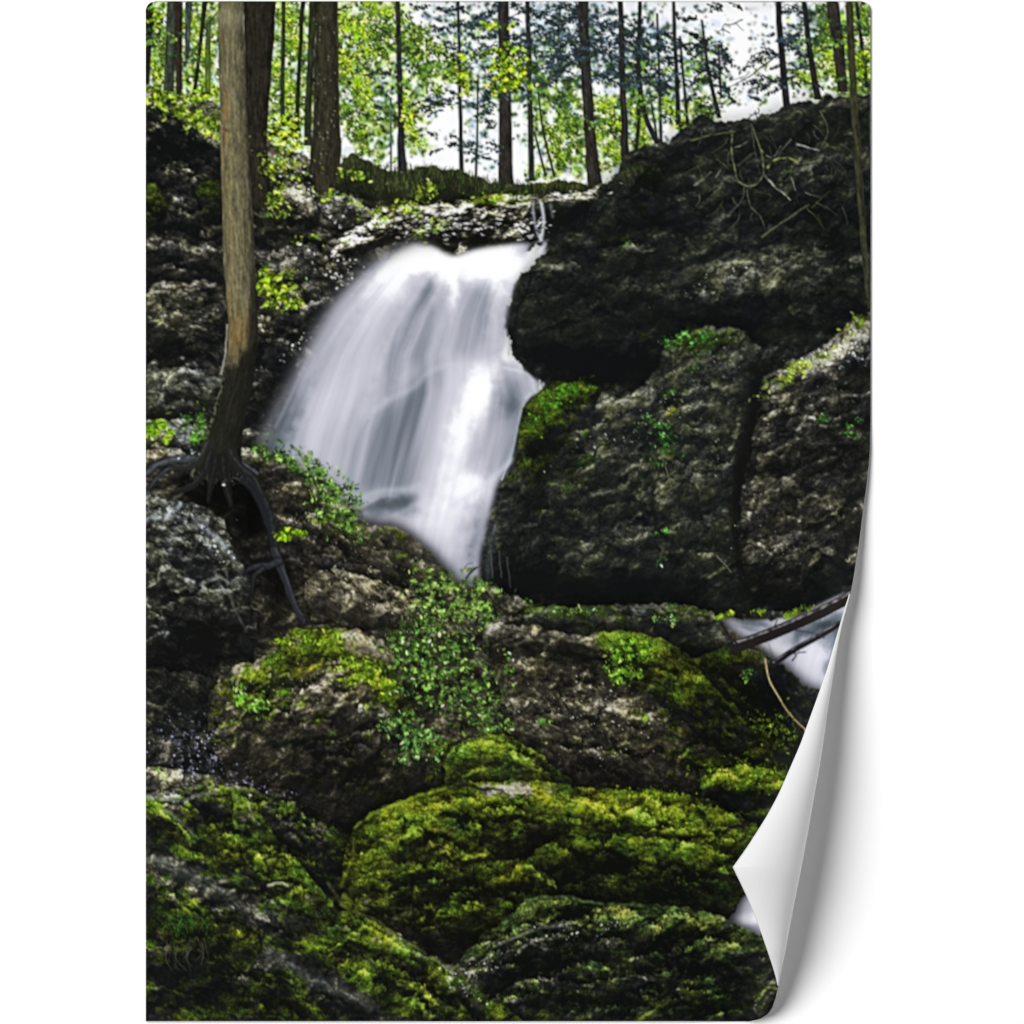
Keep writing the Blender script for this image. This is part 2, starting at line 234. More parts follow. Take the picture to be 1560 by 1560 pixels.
TWIGS = [((1185,82),(1105,135),2.4),((1130,30),(1100,45),1.4),((1190,15),(1215,5),1.5),((880,40),(840,100),1.6),((886,90),(840,110),1.6),((770,60),(740,75),1.5),((700,110),(725,95),1.3),((1078,110),(1050,135),1.4),((1088,140),(1062,165),1.4),((975,60),(1010,90),1.5),((948,70),(925,100),1.4),((1155,165),(1140,180),1.5),((1000,100),(1030,80),1.3),((1245,60),(1215,90),1.6),((330,20),(305,55),2.0),((300,70),(280,100),1.4),((285,40),(245,70),1.4),((510,110),(560,90),1.4),((1030,110),(1000,140),1.2),((890,130),(870,140),1.4),((1235,30),(1260,12),1.6)]
SPRAYS = [(700,40,26,14,0),(720,90,26,16,0),(735,150,16,10,0),(740,25,24,10,0),(835,30,30,26,0),(830,75,30,30,0),(850,110,24,22,0),(830,140,20,10,0),(915,40,22,16,0),(955,70,22,24,0),(965,120,20,22,0),(935,110,16,12,0),(990,60,18,14,0),(1010,120,20,18,0),(1045,60,20,12,2),(1065,60,20,8,2),(1085,110,16,14,2),(1100,80,14,8,2),(1095,150,16,9,2),(1140,120,30,7,2),(1165,80,16,7,2),(1180,125,12,6,2),(1215,60,16,14,0),(1215,110,14,8,0),(1250,60,12,10,1),(1300,40,16,14,1),(1305,110,12,10,1),(690,215,20,7,0),(670,155,14,6,0),(735,225,12,8,0),(880,80,12,10,0),(905,85,14,12,0),(860,160,20,14,1),(580,50,30,14,1),(640,100,20,14,1),(570,150,30,12,1),(300,70,30,12,1),(240,60,16,8,1),(1095,10,10,4,2),(655,155,10,5,0),(780,60,14,8,0),(1020,170,14,8,1),(930,190,14,10,1),(980,150,10,8,1)]
HILL_L = [(180,700),(180,126),(222,128),(250,140),(280,160),(310,150),(335,165),(400,205),(440,232),(480,240),(520,250),(560,262),(600,272),(700,280),(800,300),(830,330),(815,372),(760,395),(640,400),(560,500),(470,680),(420,720),(320,720),(215,700)]
GRASS = [(515,250),(535,236),(560,244),(590,258),(620,262),(650,254),(690,258),(730,272),(765,280),(800,278),(850,276),(900,280),(930,284),(920,296),(860,300),(790,300),(700,312),(640,318),(580,306),(530,290),(512,270)]
LEDGE = [(585,318),(620,312),(680,308),(730,300),(790,298),(840,296),(880,292),(925,282),(935,292),(905,312),(870,330),(850,352),(826,366),(800,374),(740,380),(690,388),(640,372),(600,372),(540,392),(500,400),(520,360),(560,338)]
CLIFF_R = [(905,300),(935,268),(952,238),(985,222),(1020,212),(1052,188),(1068,176),(1100,186),(1140,182),(1190,164),(1240,152),(1290,146),(1330,142),(1370,142),(1370,800),(1340,960),(1180,950),(1090,948),(990,930),(860,934),(790,925),(720,905),(720,840),(760,700),(795,620),(800,575),(768,500),(775,450),(800,410),(838,380),(830,352),(860,330)]
CLIFF_ROCKS = [
 ([(930,310),(945,262),(975,250),(1010,262),(1015,300),(990,345),(940,360),(905,352)],dict(ang=70,t0=.31,dome=(14,1.),mb=-.2)),
 ([(795,420),(830,398),(880,400),(960,405),(1060,420),(1150,450),(1130,500),(1010,520),(980,570),(880,570),(800,535),(772,500),(778,455)],dict(ang=-15,t0=.30,con=.10,dome=(20,1.2))),
 ([(830,372),(870,352),(930,360),(1010,350),(1080,380),(1010,410),(900,408),(850,398)],dict(ang=-12,t0=.33,mb=-.25)),
 ([(1050,420),(1120,390),(1240,370),(1330,380),(1335,470),(1240,500),(1150,520),(1080,470)],dict(ang=-22,t0=.33)),
 ([(1180,265),(1240,235),(1335,230),(1335,370),(1250,372),(1180,350)],dict(ang=-35,t0=.29)),
 ([(800,600),(860,582),(940,600),(1000,590),(1060,640),(1060,760),(1080,880),(960,905),(800,900),(735,870),(750,760),(785,690)],dict(ang=-28,t0=.38,con=.12,mb=-.3,sc=20,edge=1.5,sh=.5,grad=.9)),
 ([(1005,560),(1012,530),(1050,506),(1096,496),(1140,512),(1160,548),(1150,600),(1140,660),(1130,760),(1120,860),(1060,880),(1010,800),(990,680),(960,610)],dict(ang=-40,t0=.40,con=.125,dome=(12,1.3),st=1.3,sc=17,rim=.15,edge=1.5,sh=.5,grad=.9)),
 ([(1162,578),(1200,552),(1250,530),(1335,505),(1335,920),(1240,915),(1150,905),(1125,820),(1140,700),(1155,630)],dict(ang=-28,t0=.38,con=.13,dome=(14,1.2),stone=STONE,rim=.2,edge=1.5,sh=.45,grad=.8)),
]
ROOTS_R = [([(1115,205),(1116,240),(1125,275),(1145,283),(1162,268),(1160,230),(1145,190)],3,(110,116,70)),([(1165,268),(1185,288),(1204,304)],3.4,(150,148,130)),([(1138,290),(1142,310),(1158,330),(1165,348)],2,(96,96,84)),([(1170,255),(1180,244),(1200,240),(1216,248)],3.4,(150,156,80)),([(1160,228),(1175,240),(1190,222)],2,(120,120,108)),([(1057,282),(1072,272),(1083,262)],2.2,(120,120,110)),([(1090,270),(1098,258)],2,(130,130,120)),([(1215,220),(1248,230)],3,(150,150,145)),([(1260,240),(1232,248),(1210,250)],2.2,(110,112,96)),([(1052,215),(1080,206),(1120,200)],2.2,(110,112,60)),([(1250,170),(1262,200),(1250,225)],2,(96,100,80)),([(1120,225),(1140,215)],2,(120,120,110)),([(1125,252),(1140,238),(1150,232)],1.8,(96,96,84)),([(1160,360),(1190,340),(1232,312)],2.6,(96,100,70)),([(1110,328),(1125,312)],2,(90,90,84)),([(1205,270),(1212,290)],2,(130,130,120)),([(1145,195),(1150,225),(1158,265)],1.8,(84,84,74))]
FALL = [(618,376),(640,370),(662,376),(690,389),(722,380),(760,374),(804,371),(800,392),(786,428),(774,470),(768,520),(764,548),(790,556),(806,572),(824,583),(818,597),(802,616),(788,660),(778,705),(758,740),(745,790),(732,850),(728,905),(690,900),(630,840),(540,800),(500,760),(440,725),(398,690),(412,640),(438,590),(470,525),(505,465),(545,420),(585,392)]
WATER_L = [(425,650,14,60,24,-.10),(455,600,8,70,24,.08),(690,400,90,26,0,.46),(760,400,40,40,0,.42),(640,390,40,20,0,.34),(600,430,30,30,20,.2),(585,440,30,60,28,.14),(560,470,14,90,26,.06),(600,540,18,80,20,-0.096),(560,560,26,120,24,.08),(665,480,12,60,8,.05),(655,440,14,40,12,-0.080),(740,470,14,60,6,-0.040),(690,440,8,40,5,.2),(760,440,12,60,10,.18),
 (690,520,16,40,0,-0.040),(500,620,30,60,24,.06),(450,620,14,80,24,-0.112),(425,660,16,60,24,-0.144),(480,690,50,24,20,.02),(735,590,22,40,14,.36),(710,640,20,60,14,.22),(690,720,24,80,10,.12),(760,610,18,40,10,-0.080),(720,700,20,40,12,-0.032),(640,700,18,80,10,.0),
 (720,740,26,30,30,.3),(690,790,26,60,12,.18),(650,800,24,40,20,.12),(600,765,34,10,-8,-0.272),(580,778,20,12,0,-0.240),(620,775,18,14,0,-0.240),(560,800,20,14,0,-0.080),(730,830,12,60,6,-0.192),(700,860,20,40,0,-0.016),(780,560,30,14,10,.05),(800,585,14,14,0,-0.040),(780,620,14,20,0,-0.176),(520,745,20,20,0,-0.032),(770,530,10,40,0,-0.112)]
WSTROKES = [([(570,625),(600,605),(630,590),(655,566),(690,556),(740,556)],7,6,(204,208,218),.4,9),([(545,760),(580,748),(620,745),(640,738)],6,7,(190,200,206),.45,8),([(548,780),(575,765),(590,760)],4,3,(70,78,80),.5,7),([(600,775),(615,760),(632,756)],14,8,(96,104,108),.5,10),([(565,775),(580,770),(592,770)],13,8,(92,100,104),.5,9),([(588,790),(610,782),(630,770)],5,5,(186,194,200),.4,8),
 ([(770,500),(776,520),(775,540)],2.5,2,(150,150,150),.6,2),([(768,560),(800,568),(812,580)],4,5,(222,224,236),.6,4),([(590,600),(596,540),(606,500)],7,3,(116,122,136),.35,8),([(470,630),(500,560),(530,500)],9,6,(214,214,226),.3,9),([(420,650),(440,610),(470,545)],5,3,(176,172,190),.4,5),([(645,720),(660,640),(690,570)],10,8,(200,204,214),.3,10),([(533,745),(540,690),(560,640)],3,3,(140,150,160),.4,4),([(592,740),(596,690),(600,650)],3,2,(126,132,142),.4,3),([(560,740),(566,690)],2,2,(140,146,156),.4,3)]
WSTROKES2 = [([(764,730),(776,700),(786,660),(796,620),(808,600)],3,3,(190,200,212),.75,3),([(800,605),(818,596),(828,585)],5,5,(190,200,206),.6,3),([(812,585),(815,597)],2,2,(210,216,222),.8,2),([(822,580),(824,592)],2,2,(210,216,222),.8,2),([(690,770),(730,745),(768,712),(778,700)],8,5,(212,216,230),.6,8),([(752,800),(745,850),(742,890)],8,6,(84,96,104),.5,9),([(760,840),(764,880)],2,2,(90,100,90),.6,2),([(772,850),(778,895)],2,2,(96,104,90),.5,2),([(748,845),(750,880)],2,2,(110,116,112),.5,2)]
UPPER_FALL = [([(812,312),(814,335),(820,360)],3,.6),([(824,308),(828,335),(824,365)],4.5,.75),([(838,310),(842,330)],3,.3),([(804,374),(820,368),(834,366)],3,.3),([(822,384),(830,372)],6,.6)]
STREAM_R = [(1090,948),(1105,940),(1150,945),(1190,938),(1215,938),(1300,905),(1300,1000),(1270,1060),(1240,1056),(1205,1034),(1180,1012),(1150,992),(1120,975),(1100,962)]
STREAM_L = [(1130,965,40,10,25,.2),(1150,950,40,5,10,-.28),(1140,957,20,3,12,-.2),(1190,950,24,8,-20,.15),(1180,985,24,16,0,.22),(1200,1010,30,20,10,.08),(1240,990,30,24,0,.18),(1230,1030,30,20,0,.1),(1240,960,40,12,-25,-.45),(1280,970,24,30,0,-.4),(1265,1010,8,24,0,-.25),(1176,985,3,16,-10,-.2)]
STREAM_B = [(1120,1335),(1150,1325),(1180,1330),(1185,1410),(1160,1425),(1130,1418),(1095,1402),(1085,1394),(1105,1370),(1112,1350)]
STREAMB_L = [(1125,1380,26,12,-15,.1),(1145,1400,24,10,-20,.3),(1135,1360,20,8,-20,-.1),(1125,1345,20,6,0,-.2),(1110,1396,20,4,10,.05)]
WRAP_ROCK = [(790,640),(800,612),(822,600),(850,588),(880,580),(915,588),(900,640),(880,700),(840,720),(800,800),(770,890),(735,900),(738,860),(752,800),(768,740),(786,690)]
UNDER = [(1330,1000),(1285,1040),(1262,1060),(1180,1230),(1165,1330),(1160,1420),(1100,1600),(1360,1600)]
RSTRIP = [(1090,935),(1130,930),(1180,930),(1230,930),(1200,940),(1150,942),(1105,940)]
FRONT = [
 ('printed_rock',[(210,648),(245,640),(300,642),(325,690),(300,720),(215,715)],dict(ang=10,t0=.42,stone=COOL,mb=-.45,con=.16)),
 (None,[(300,700),(340,690),(372,682),(400,694),(430,702),(470,720),(500,742),(530,772),(560,798),(600,802),(635,824),(660,850),(690,882),(720,890),(760,898),(800,916),(850,924),(950,920),(1040,920),(1080,936),(1110,960),(1160,992),(1230,1110),(1230,1260),(215,1260),(215,720)],dict(ang=25,st=1.4,sc=20,stone=SOIL,moss=MOSSG,t0=.37,con=.15,mb=-.42,dome=(10,1.),label='rubble bank with plants below the waterfall')),
 ('TREE',None,None),
 ('printed_rock',[(215,770),(250,762),(300,768),(335,790),(350,820),(365,850),(382,900),(390,960),(380,1010),(330,1000),(290,1030),(215,1030)],dict(ang=35,st=1.7,sc=26,stone=COOL,moss=MOSSD,t0=.36,con=.15,mb=-.42,dome=(14,1.),seed=620,label='grey angular rock under the leaning trunk')),
 ('printed_rock',[(215,1030),(270,1022),(330,1040),(360,1100),(330,1180),(215,1200)],dict(ang=30,t0=.29,con=.12,mb=-.4)),
 ('printed_rock',[(1100,945),(1070,928),(1030,920),(960,924),(850,925),(800,930),(810,960),(880,975),(960,985),(1040,1000),(1090,1000),(1120,985)],dict(ang=8,st=2,sc=18,stone=DARK,moss=MOSSD,t0=.39,con=.13,mb=-.25,dome=(8,1.))),
 ('printed_rock',[(735,960),(800,950),(880,968),(950,960),(1010,975),(1060,1000),(1120,985),(1165,998),(1200,1020),(1240,1055),(1260,1080),(1240,1130),(1220,1260),(1060,1260),(960,1200),(850,1190),(780,1120),(760,1050)],dict(ang=20,st=1.5,sc=21,stone=SOIL,moss=MOSS,t0=.37,con=.135,mb=-.36,dome=(12,1.1),label='brown slope of earth and moss under the log')),
 ('printed_boulder',[(930,1000),(960,968),(1000,975),(1040,1005),(1100,1040),(1160,1090),(1220,1130),(1226,1200),(1140,1180),(1060,1120),(990,1060),(940,1030)],dict(ang=35,st=1.5,sc=20,stone=DARK,moss=MOSS,t0=.37,con=.14,mb=-.15,dome=(9,1.2),sh=.35,label='mossy ridge of rock below the log')),
 ('printed_boulder',[(1065,1005),(1110,985),(1150,992),(1190,1015),(1225,1045),(1262,1060),(1240,1150),(1200,1140),(1140,1090),(1090,1050)],dict(ang=40,st=1.5,sc=22,stone=DARK,moss=MOSS,t0=.28,con=.11,mb=-.2,dome=(9,1.2),sh=.35,label='dark boulder beside the white stream')),
 ('printed_boulder',[(318,1060),(350,1020),(400,1000),(430,968),(480,955),(530,960),(575,1000),(610,1045),(630,1085),(660,1115),(682,1150),(672,1205),(600,1240),(500,1240),(430,1200),(360,1180),(318,1130)],dict(ang=-28,st=1.4,sc=19,stone=SOIL,moss=MOSS,t0=.40,con=.15,mb=-.16,dome=(22,1.6),sh=.5,label='round mossy boulder left of the plants')),
 ('printed_boulder',[(1070,1190),(1110,1168),(1160,1170),(1215,1180),(1240,1240),(1180,1260),(1090,1245)],dict(ang=15,st=1.5,sc=20,stone=DARK,moss=MOSSG,t0=.38,con=.14,mb=.1,dome=(9,1.2))),
 ('printed_boulder',[(676,1180),(690,1140),(730,1122),(770,1120),(810,1140),(850,1175),(880,1200),(850,1215),(700,1215)],dict(ang=15,st=1.5,sc=16,stone=SOIL,moss=MOSSG,t0=.46,con=.14,mb=.1,dome=(10,1.3),sh=.5,label='small bright green moss boulder')),
 ('printed_rock',[(215,1180),(260,1170),(330,1185),(390,1205),(440,1215),(470,1245),(530,1270),(545,1330),(530,1400),(400,1340),(215,1290)],dict(ang=30,st=1.5,sc=22,stone=STONE,moss=MOSSG,t0=.36,con=.15,mb=-.2,dome=(10,1.),sh=.3)),
 ('printed_boulder',[(520,1340),(535,1270),(560,1240),(620,1215),(680,1195),(760,1190),(830,1190),(900,1202),(980,1204),(1060,1215),(1120,1240),(1165,1270),(1175,1300),(1130,1345),(1110,1400),(1000,1420),(800,1460),(680,1470),(600,1430),(530,1390)],dict(ang=6,st=1.7,sc=24,stone=SOIL,moss=MOSS,t0=.42,con=.145,mb=.12,dome=(26,2.),sh=.7,lx=.2,bias=.03,label='broad moss covered boulder in front')),
 ('printed_boulder',[(800,1310),(850,1275),(900,1270),(960,1275),(1040,1280),(1100,1300),(1135,1330),(1110,1390),(1000,1410),(880,1390),(830,1360)],dict(ang=12,st=1.6,sc=20,stone=SOIL,moss=MOSSG,t0=.36,con=.13,mb=.1,dome=(16,1.5),sh=.4,lx=.2)),
 ('printed_boulder',[(690,1475),(720,1440),(770,1395),(810,1370),(860,1364),(920,1376),(1000,1378),(1080,1390),(1130,1412),(1165,1432),(1200,1480),(1190,1570),(700,1570),(660,1520)],dict(ang=-8,st=1.7,sc=24,stone=STONE,moss=MOSSD,t0=.38,con=.155,mb=.02,dome=(16,1.5),sh=.7,bias=.03,label='dark boulder at the lower right with grey ridges')),
 ('printed_boulder',[(180,1210),(215,1212),(260,1206),(310,1196),(350,1198),(376,1216),(400,1245),(427,1285),(470,1330),(511,1378),(560,1400),(600,1420),(650,1450),(700,1490),(745,1520),(760,1570),(215,1570)],dict(ang=33,st=1.8,sc=26,stone=STONE,moss=MOSSG,t0=.39,con=.145,mb=.08,dome=(16,1.2),sh=.38,label='sloping mossy rock at the lower left')),
]
G1=(150,158,150); G2=(112,120,112)
FSTROKES = [([(222,1306),(270,1325),(310,1350),(340,1365),(365,1380)],18,12,(88,96,88),.45,14),([(232,1306),(280,1325),(330,1352),(350,1362)],5,3,(150,158,146),.5,6),([(385,1388),(420,1388),(450,1410)],22,10,(78,84,76),.35,16),([(410,1455),(440,1465),(470,1492),(520,1508),(570,1540)],18,10,(92,100,96),.5,14),([(430,1458),(470,1488),(500,1498)],5,3,(150,156,148),.5,6),
 ([(500,1345),(530,1385),(570,1400),(620,1435),(690,1475)],5,3,(130,134,80),.45,4),([(590,1420),(630,1450),(660,1462),(690,1478)],4,3,(170,176,150),.45,4),([(222,1212),(270,1220),(300,1212),(330,1207)],7,4,(146,154,140),.6,5),([(250,1232),(275,1252),(300,1275)],8,4,(140,146,134),.6,6),([(376,1220),(385,1245),(395,1255)],5,2,(176,174,156),.55,3),([(300,1186),(330,1182),(350,1205),(370,1230)],5,3,(140,146,130),.4,5),
 ([(345,1340),(330,1345)],10,6,(196,190,170),.6,5),([(410,1350),(425,1346),(438,1350)],6,4,(190,190,170),.7,3),
 ([(760,1440),(790,1425),(830,1412),(880,1405)],5,4,(146,150,130),.6,4),([(790,1450),(810,1435),(840,1430)],5,3,(176,180,160),.6,4),([(800,1372),(850,1366),(900,1374),(980,1380)],5,4,(120,142,84),.6,4),
 ([(300,790),(330,820),(355,850)],10,8,(150,158,164),.7,6),([(222,792),(250,785),(275,770)],9,6,(164,172,180),.7,5),([(305,890),(335,880),(348,888)],6,4,(150,152,146),.7,4),([(345,870),(350,910),(375,960)],4,3,(110,116,108),.6,4),([(270,900),(310,888)],4,3,(150,156,120),.5,4),
([(780,985),(830,965),(870,975),(940,990)],4,3,(130,126,110),.5,4),([(800,940),(830,930),(860,925)],4,3,(160,170,170),.5,4),
 ([(540,1262),(560,1245),(610,1222),(680,1200)],4,4,(150,170,40),.6,4),([(520,1350),(535,1310),(540,1280)],5,4,(140,156,34),.5,5),([(640,1255),(690,1270),(720,1285)],6,4,(150,150,34),.5,6)]
LOGS = [([(1120,985),(1150,975),(1200,955),(1250,933),(1300,907)],19,(36,32,31)),([(1178,1012),(1210,990),(1250,968),(1285,946)],9,(34,34,40))]
FINE = [([(700,1010),(715,1040),(720,1075)],1.4,(70,84,40)),([(650,960),(640,990),(636,1020)],1.4,(60,76,36)),([(740,1050),(755,1080),(760,1105)],1.4,(84,90,50)),([(690,900),(700,930),(698,960)],1.4,(84,96,44)),([(630,1120),(640,1140),(655,1160)],1.4,(70,80,44)),([(480,712),(500,740),(520,775)],1.4,(60,80,36)),([(1098,950),(1112,970),(1126,982)],5,(44,38,42)),([(1207,1006),(1213,998),(1205,992)],2.5,(38,36,40)),([(1215,995),(1228,993)],2,(40,38,42)),([(1180,955),(1184,945)],2,(50,46,50)),([(1210,960),(1240,965),(1256,972)],2,(60,56,60)),([(1166,1006),(1170,1030),(1185,1060),(1205,1090),(1228,1112)],3,(150,128,84)),([(1166,1004),(1172,1035),(1190,1068)],1.5,(196,170,110)),
 ([(708,886),(716,872),(726,864)],3.5,(24,28,34)),([(706,868),(712,860),(720,858)],1.5,(60,66,74)),([(714,876),(730,862),(736,858)],1.6,(50,56,60)),([(668,966),(682,964),(692,954)],3.5,(96,84,70)),([(1092,846),(1104,860),(1114,872)],1.8,(110,108,90)),([(960,925),(1008,926)],2,(84,86,90)),([(436,1222),(442,1208)],3,(16,18,18)),
 ([(1010,700),(1022,740),(1016,748)],1.6,(110,106,70)),([(820,1095),(852,1110)],2,(120,106,90)),([(850,1050),(862,1075),(880,1100)],4,(24,22,20))]
PLANTS = [
 ([(470,715,50,16,35,1.),(510,770,34,30,40,1.),(440,700,30,8,25,.8),(530,800,30,16,30,.7),(400,690,20,10,20,.8)],900,2,5.5,[(4,(112,150,62)),(4,(70,106,44)),(3,(150,196,84)),(2,(40,70,28))],'printed_plant'),
 ([(640,1000,40,40,0,1.),(620,985,30,24,0,1.),(690,1000,40,30,0,.9),(720,1060,40,34,20,.8),(670,1050,40,24,0,.9),(740,1100,36,16,10,.4),(770,1105,12,8,0,.8),(650,960,24,18,0,.6),(700,1140,16,10,0,.2)],1500,2.2,6,[(4,(92,136,46)),(4,(64,100,36)),(3,(140,176,74)),(2,(34,52,28)),(1,(190,216,150))],'printed_plant'),
 ([(690,905,50,26,10,1.),(640,880,26,16,30,.7),(710,930,40,20,0,.7),(660,930,30,20,0,.7),(730,895,14,14,0,.9)],900,2,5.5,[(4,(142,178,80)),(4,(96,134,56)),(3,(176,206,104)),(2,(48,76,30))],'printed_plant'),
 ([(620,1110,30,20,30,.8),(640,1130,30,20,30,.8),(600,1100,20,12,0,.5),(620,1150,20,14,0,.5)],330,2.2,5.5,[(4,(112,160,72)),(3,(74,116,50)),(2,(160,206,110)),(1,(34,60,24))],'printed_plant'),
 ([(950,1010,22,26,0,.9),(970,985,26,14,20,.6),(940,1030,10,8,0,.9),(968,1010,8,26,0,1.)],300,2,5,[(4,(130,190,40)),(3,(90,150,30)),(2,(170,214,70))],None),
 ([(425,430,26,18,15,1.),(410,440,20,20,0,.9),(440,460,22,8,10,.5),(420,470,20,6,0,.5)],330,2.2,6.5,[(4,(176,206,30)),(3,(120,164,24)),(2,(226,236,130)),(1,(60,84,20))],'printed_plant'),
 ([(240,655,18,12,-10,1.3),(250,672,8,5,0,.8)],90,3,7.5,[(4,(150,206,30)),(3,(110,170,26)),(2,(190,226,70))],'printed_plant'),
 ([(300,650,16,26,0,.8),(305,670,14,10,0,.6)],150,2,5,[(3,(96,160,44)),(3,(60,110,36)),(1,(150,190,110))],None),
 ([(445,814,20,5,-3,1.4)],60,3,7,[(4,(160,206,30)),(2,(120,180,24))],'printed_leaf'),
 ([(380,1068,14,12,20,1.),(395,1080,12,10,40,1.),(365,1060,12,8,0,.6)],110,2,6,[(4,(130,196,64)),(2,(90,170,36)),(1,(180,230,110))],'printed_plant'),
 ([(290,175,60,16,25,.9),(240,150,26,12,20,.9),(300,148,12,6,0,1.2),(310,190,30,10,35,.8)],520,2,6,[(4,(170,206,40)),(3,(116,156,30)),(2,(60,90,24)),(2,(210,226,120))],None),
 ([(430,250,30,30,20,.5),(425,300,16,16,0,.7),(500,300,14,8,0,.6),(540,268,18,5,8,1.1),(580,330,24,12,0,.5),(660,345,24,10,-20,.7),(420,325,16,5,0,.7),(470,365,20,8,0,.4),(650,290,14,12,0,.7),(620,320,16,12,0,.9),(760,300,40,6,0,.5)],620,2,5.5,[(4,(166,200,40)),(3,(112,150,30)),(2,(206,220,90)),(1,(60,84,24))],None),
 ([(1060,515,26,10,-5,.9),(1030,520,16,8,0,1.),(1070,540,12,8,0,.9),(1010,650,18,14,0,.6),(1015,680,20,16,0,.5),(1005,705,12,6,0,.6),(1260,640,12,4,0,.3),(1258,637,8,8,0,.8),(1300,655,12,14,0,.6),(990,640,20,8,0,.4),(1020,600,10,8,0,.4),(1000,815,12,4,-5,.8),(1016,810,6,5,0,.9),(1008,850,7,6,0,.9),(1003,861,4,3,0,.9),(1060,560,14,10,0,.3)],420,1.6,4,[(4,(70,150,36)),(3,(50,110,30)),(2,(110,180,80)),(1,(150,200,150))],None),
 ([(1200,575,46,8,-32,.8),(1245,545,30,6,-24,.8),(1310,490,26,10,-40,.5),(1215,560,20,8,-20,.7)],260,1.8,5,[(4,(150,176,40)),(3,(104,136,30)),(2,(200,210,130))],None),
 ([(850,606,34,10,-30,.8),(870,595,30,7,-8,.7),(820,640,16,22,0,.5)],420,1.4,3.4,[(4,(72,130,24)),(3,(50,96,20)),(2,(110,164,44))],None),
 ([(500,975,30,10,10,.8),(545,1020,30,14,20,.9),(575,1020,24,10,30,.9),(430,975,14,6,0,.9),(520,1030,30,10,0,.6),(590,1040,14,10,50,.8)],460,1.8,5,[(4,(150,186,30)),(3,(110,156,24)),(2,(190,214,60)),(1,(60,90,20))],None),
 ([(1104,938,12,4,-25,1.2),(1155,932,12,3,0,1.2),(1210,935,20,4,-20,.8)],110,2,5,[(4,(150,180,40)),(2,(110,150,30))],None),
 ([(1010,946,30,6,0,.4),(870,930,30,4,0,.4),(1140,1030,8,8,0,.7),(1210,1055,4,3,0,1.),(745,1110,14,6,0,.5),(830,1100,14,5,0,.5),(775,1010,8,20,-10,.5),(803,916,5,6,-30,1.2),(742,935,12,8,-10,1.),(735,955,8,10,0,.8)],240,1.8,4.6,[(4,(120,170,60)),(3,(80,130,44)),(1,(180,206,150))],None),
 ([(1160,1180,60,20,10,.6),(1090,1180,40,10,0,.5),(1180,1110,30,24,45,.5),(990,1210,60,8,4,.7),(980,1240,40,8,10,.6),(1060,1260,50,8,20,.5)],700,1.5,3.8,[(3,(120,156,24)),(3,(84,116,18)),(2,(164,186,40))],None),
]
SPARK = [([(300,1110,50,26,0,1.),(270,1140,50,30,0,1.),(380,1190,50,16,20,1.),(300,1170,60,20,10,.8),(320,1150,20,14,0,.9)],900,(108,106,138),3.6),([(320,1160,16,12,0,1.),(370,1200,20,10,30,1.),(300,1130,40,20,0,.4),(255,1165,10,8,0,.5)],150,(168,168,190),3.6),
 ([(510,420,50,12,30,1.),(490,500,40,8,-35,1.),(450,250,50,10,35,.8),(470,300,70,16,30,.9),(450,530,30,6,-45,.8),(400,560,8,8,0,1.),(500,390,40,8,20,.8)],420,(232,230,224),4.5),([(700,340,90,14,-3,.9),(880,298,40,6,-10,1.),(800,352,24,14,0,1.),(600,335,40,8,-10,.6)],650,(232,232,226),4.4),
 ([(1270,535,50,10,-14,1.),(1300,545,24,12,0,.8)],300,(206,212,228),4),([(270,785,50,12,10,.8),(330,830,24,14,40,.9),(285,690,40,8,0,.9),(350,735,14,4,0,.8)],260,(196,202,208),4.5),([(1080,590,40,40,0,.8),(960,650,70,24,-25,.8),(1230,620,60,24,-20,.7),(1130,420,100,16,-20,.6),(1160,830,40,40,0,.5),(1080,690,20,30,0,.7),(900,690,60,20,-25,.5)],800,(128,132,116),3.4),
 ([(880,1080,80,30,10,.8),(960,1090,70,30,10,.8),(560,890,60,30,30,.8),(620,920,40,20,0,.7),(900,1150,60,14,0,.6),(450,1040,80,30,0,.4),(420,430,60,30,0,.4),(280,480,40,60,0,.1)],1000,(150,146,130),3.2),([(900,1415,50,10,-5,.6),(740,1470,40,16,-40,.6),(850,1420,30,10,0,.5),(940,1410,16,8,20,.8),(700,1500,40,14,40,.5)],260,(190,194,180),3.6)]
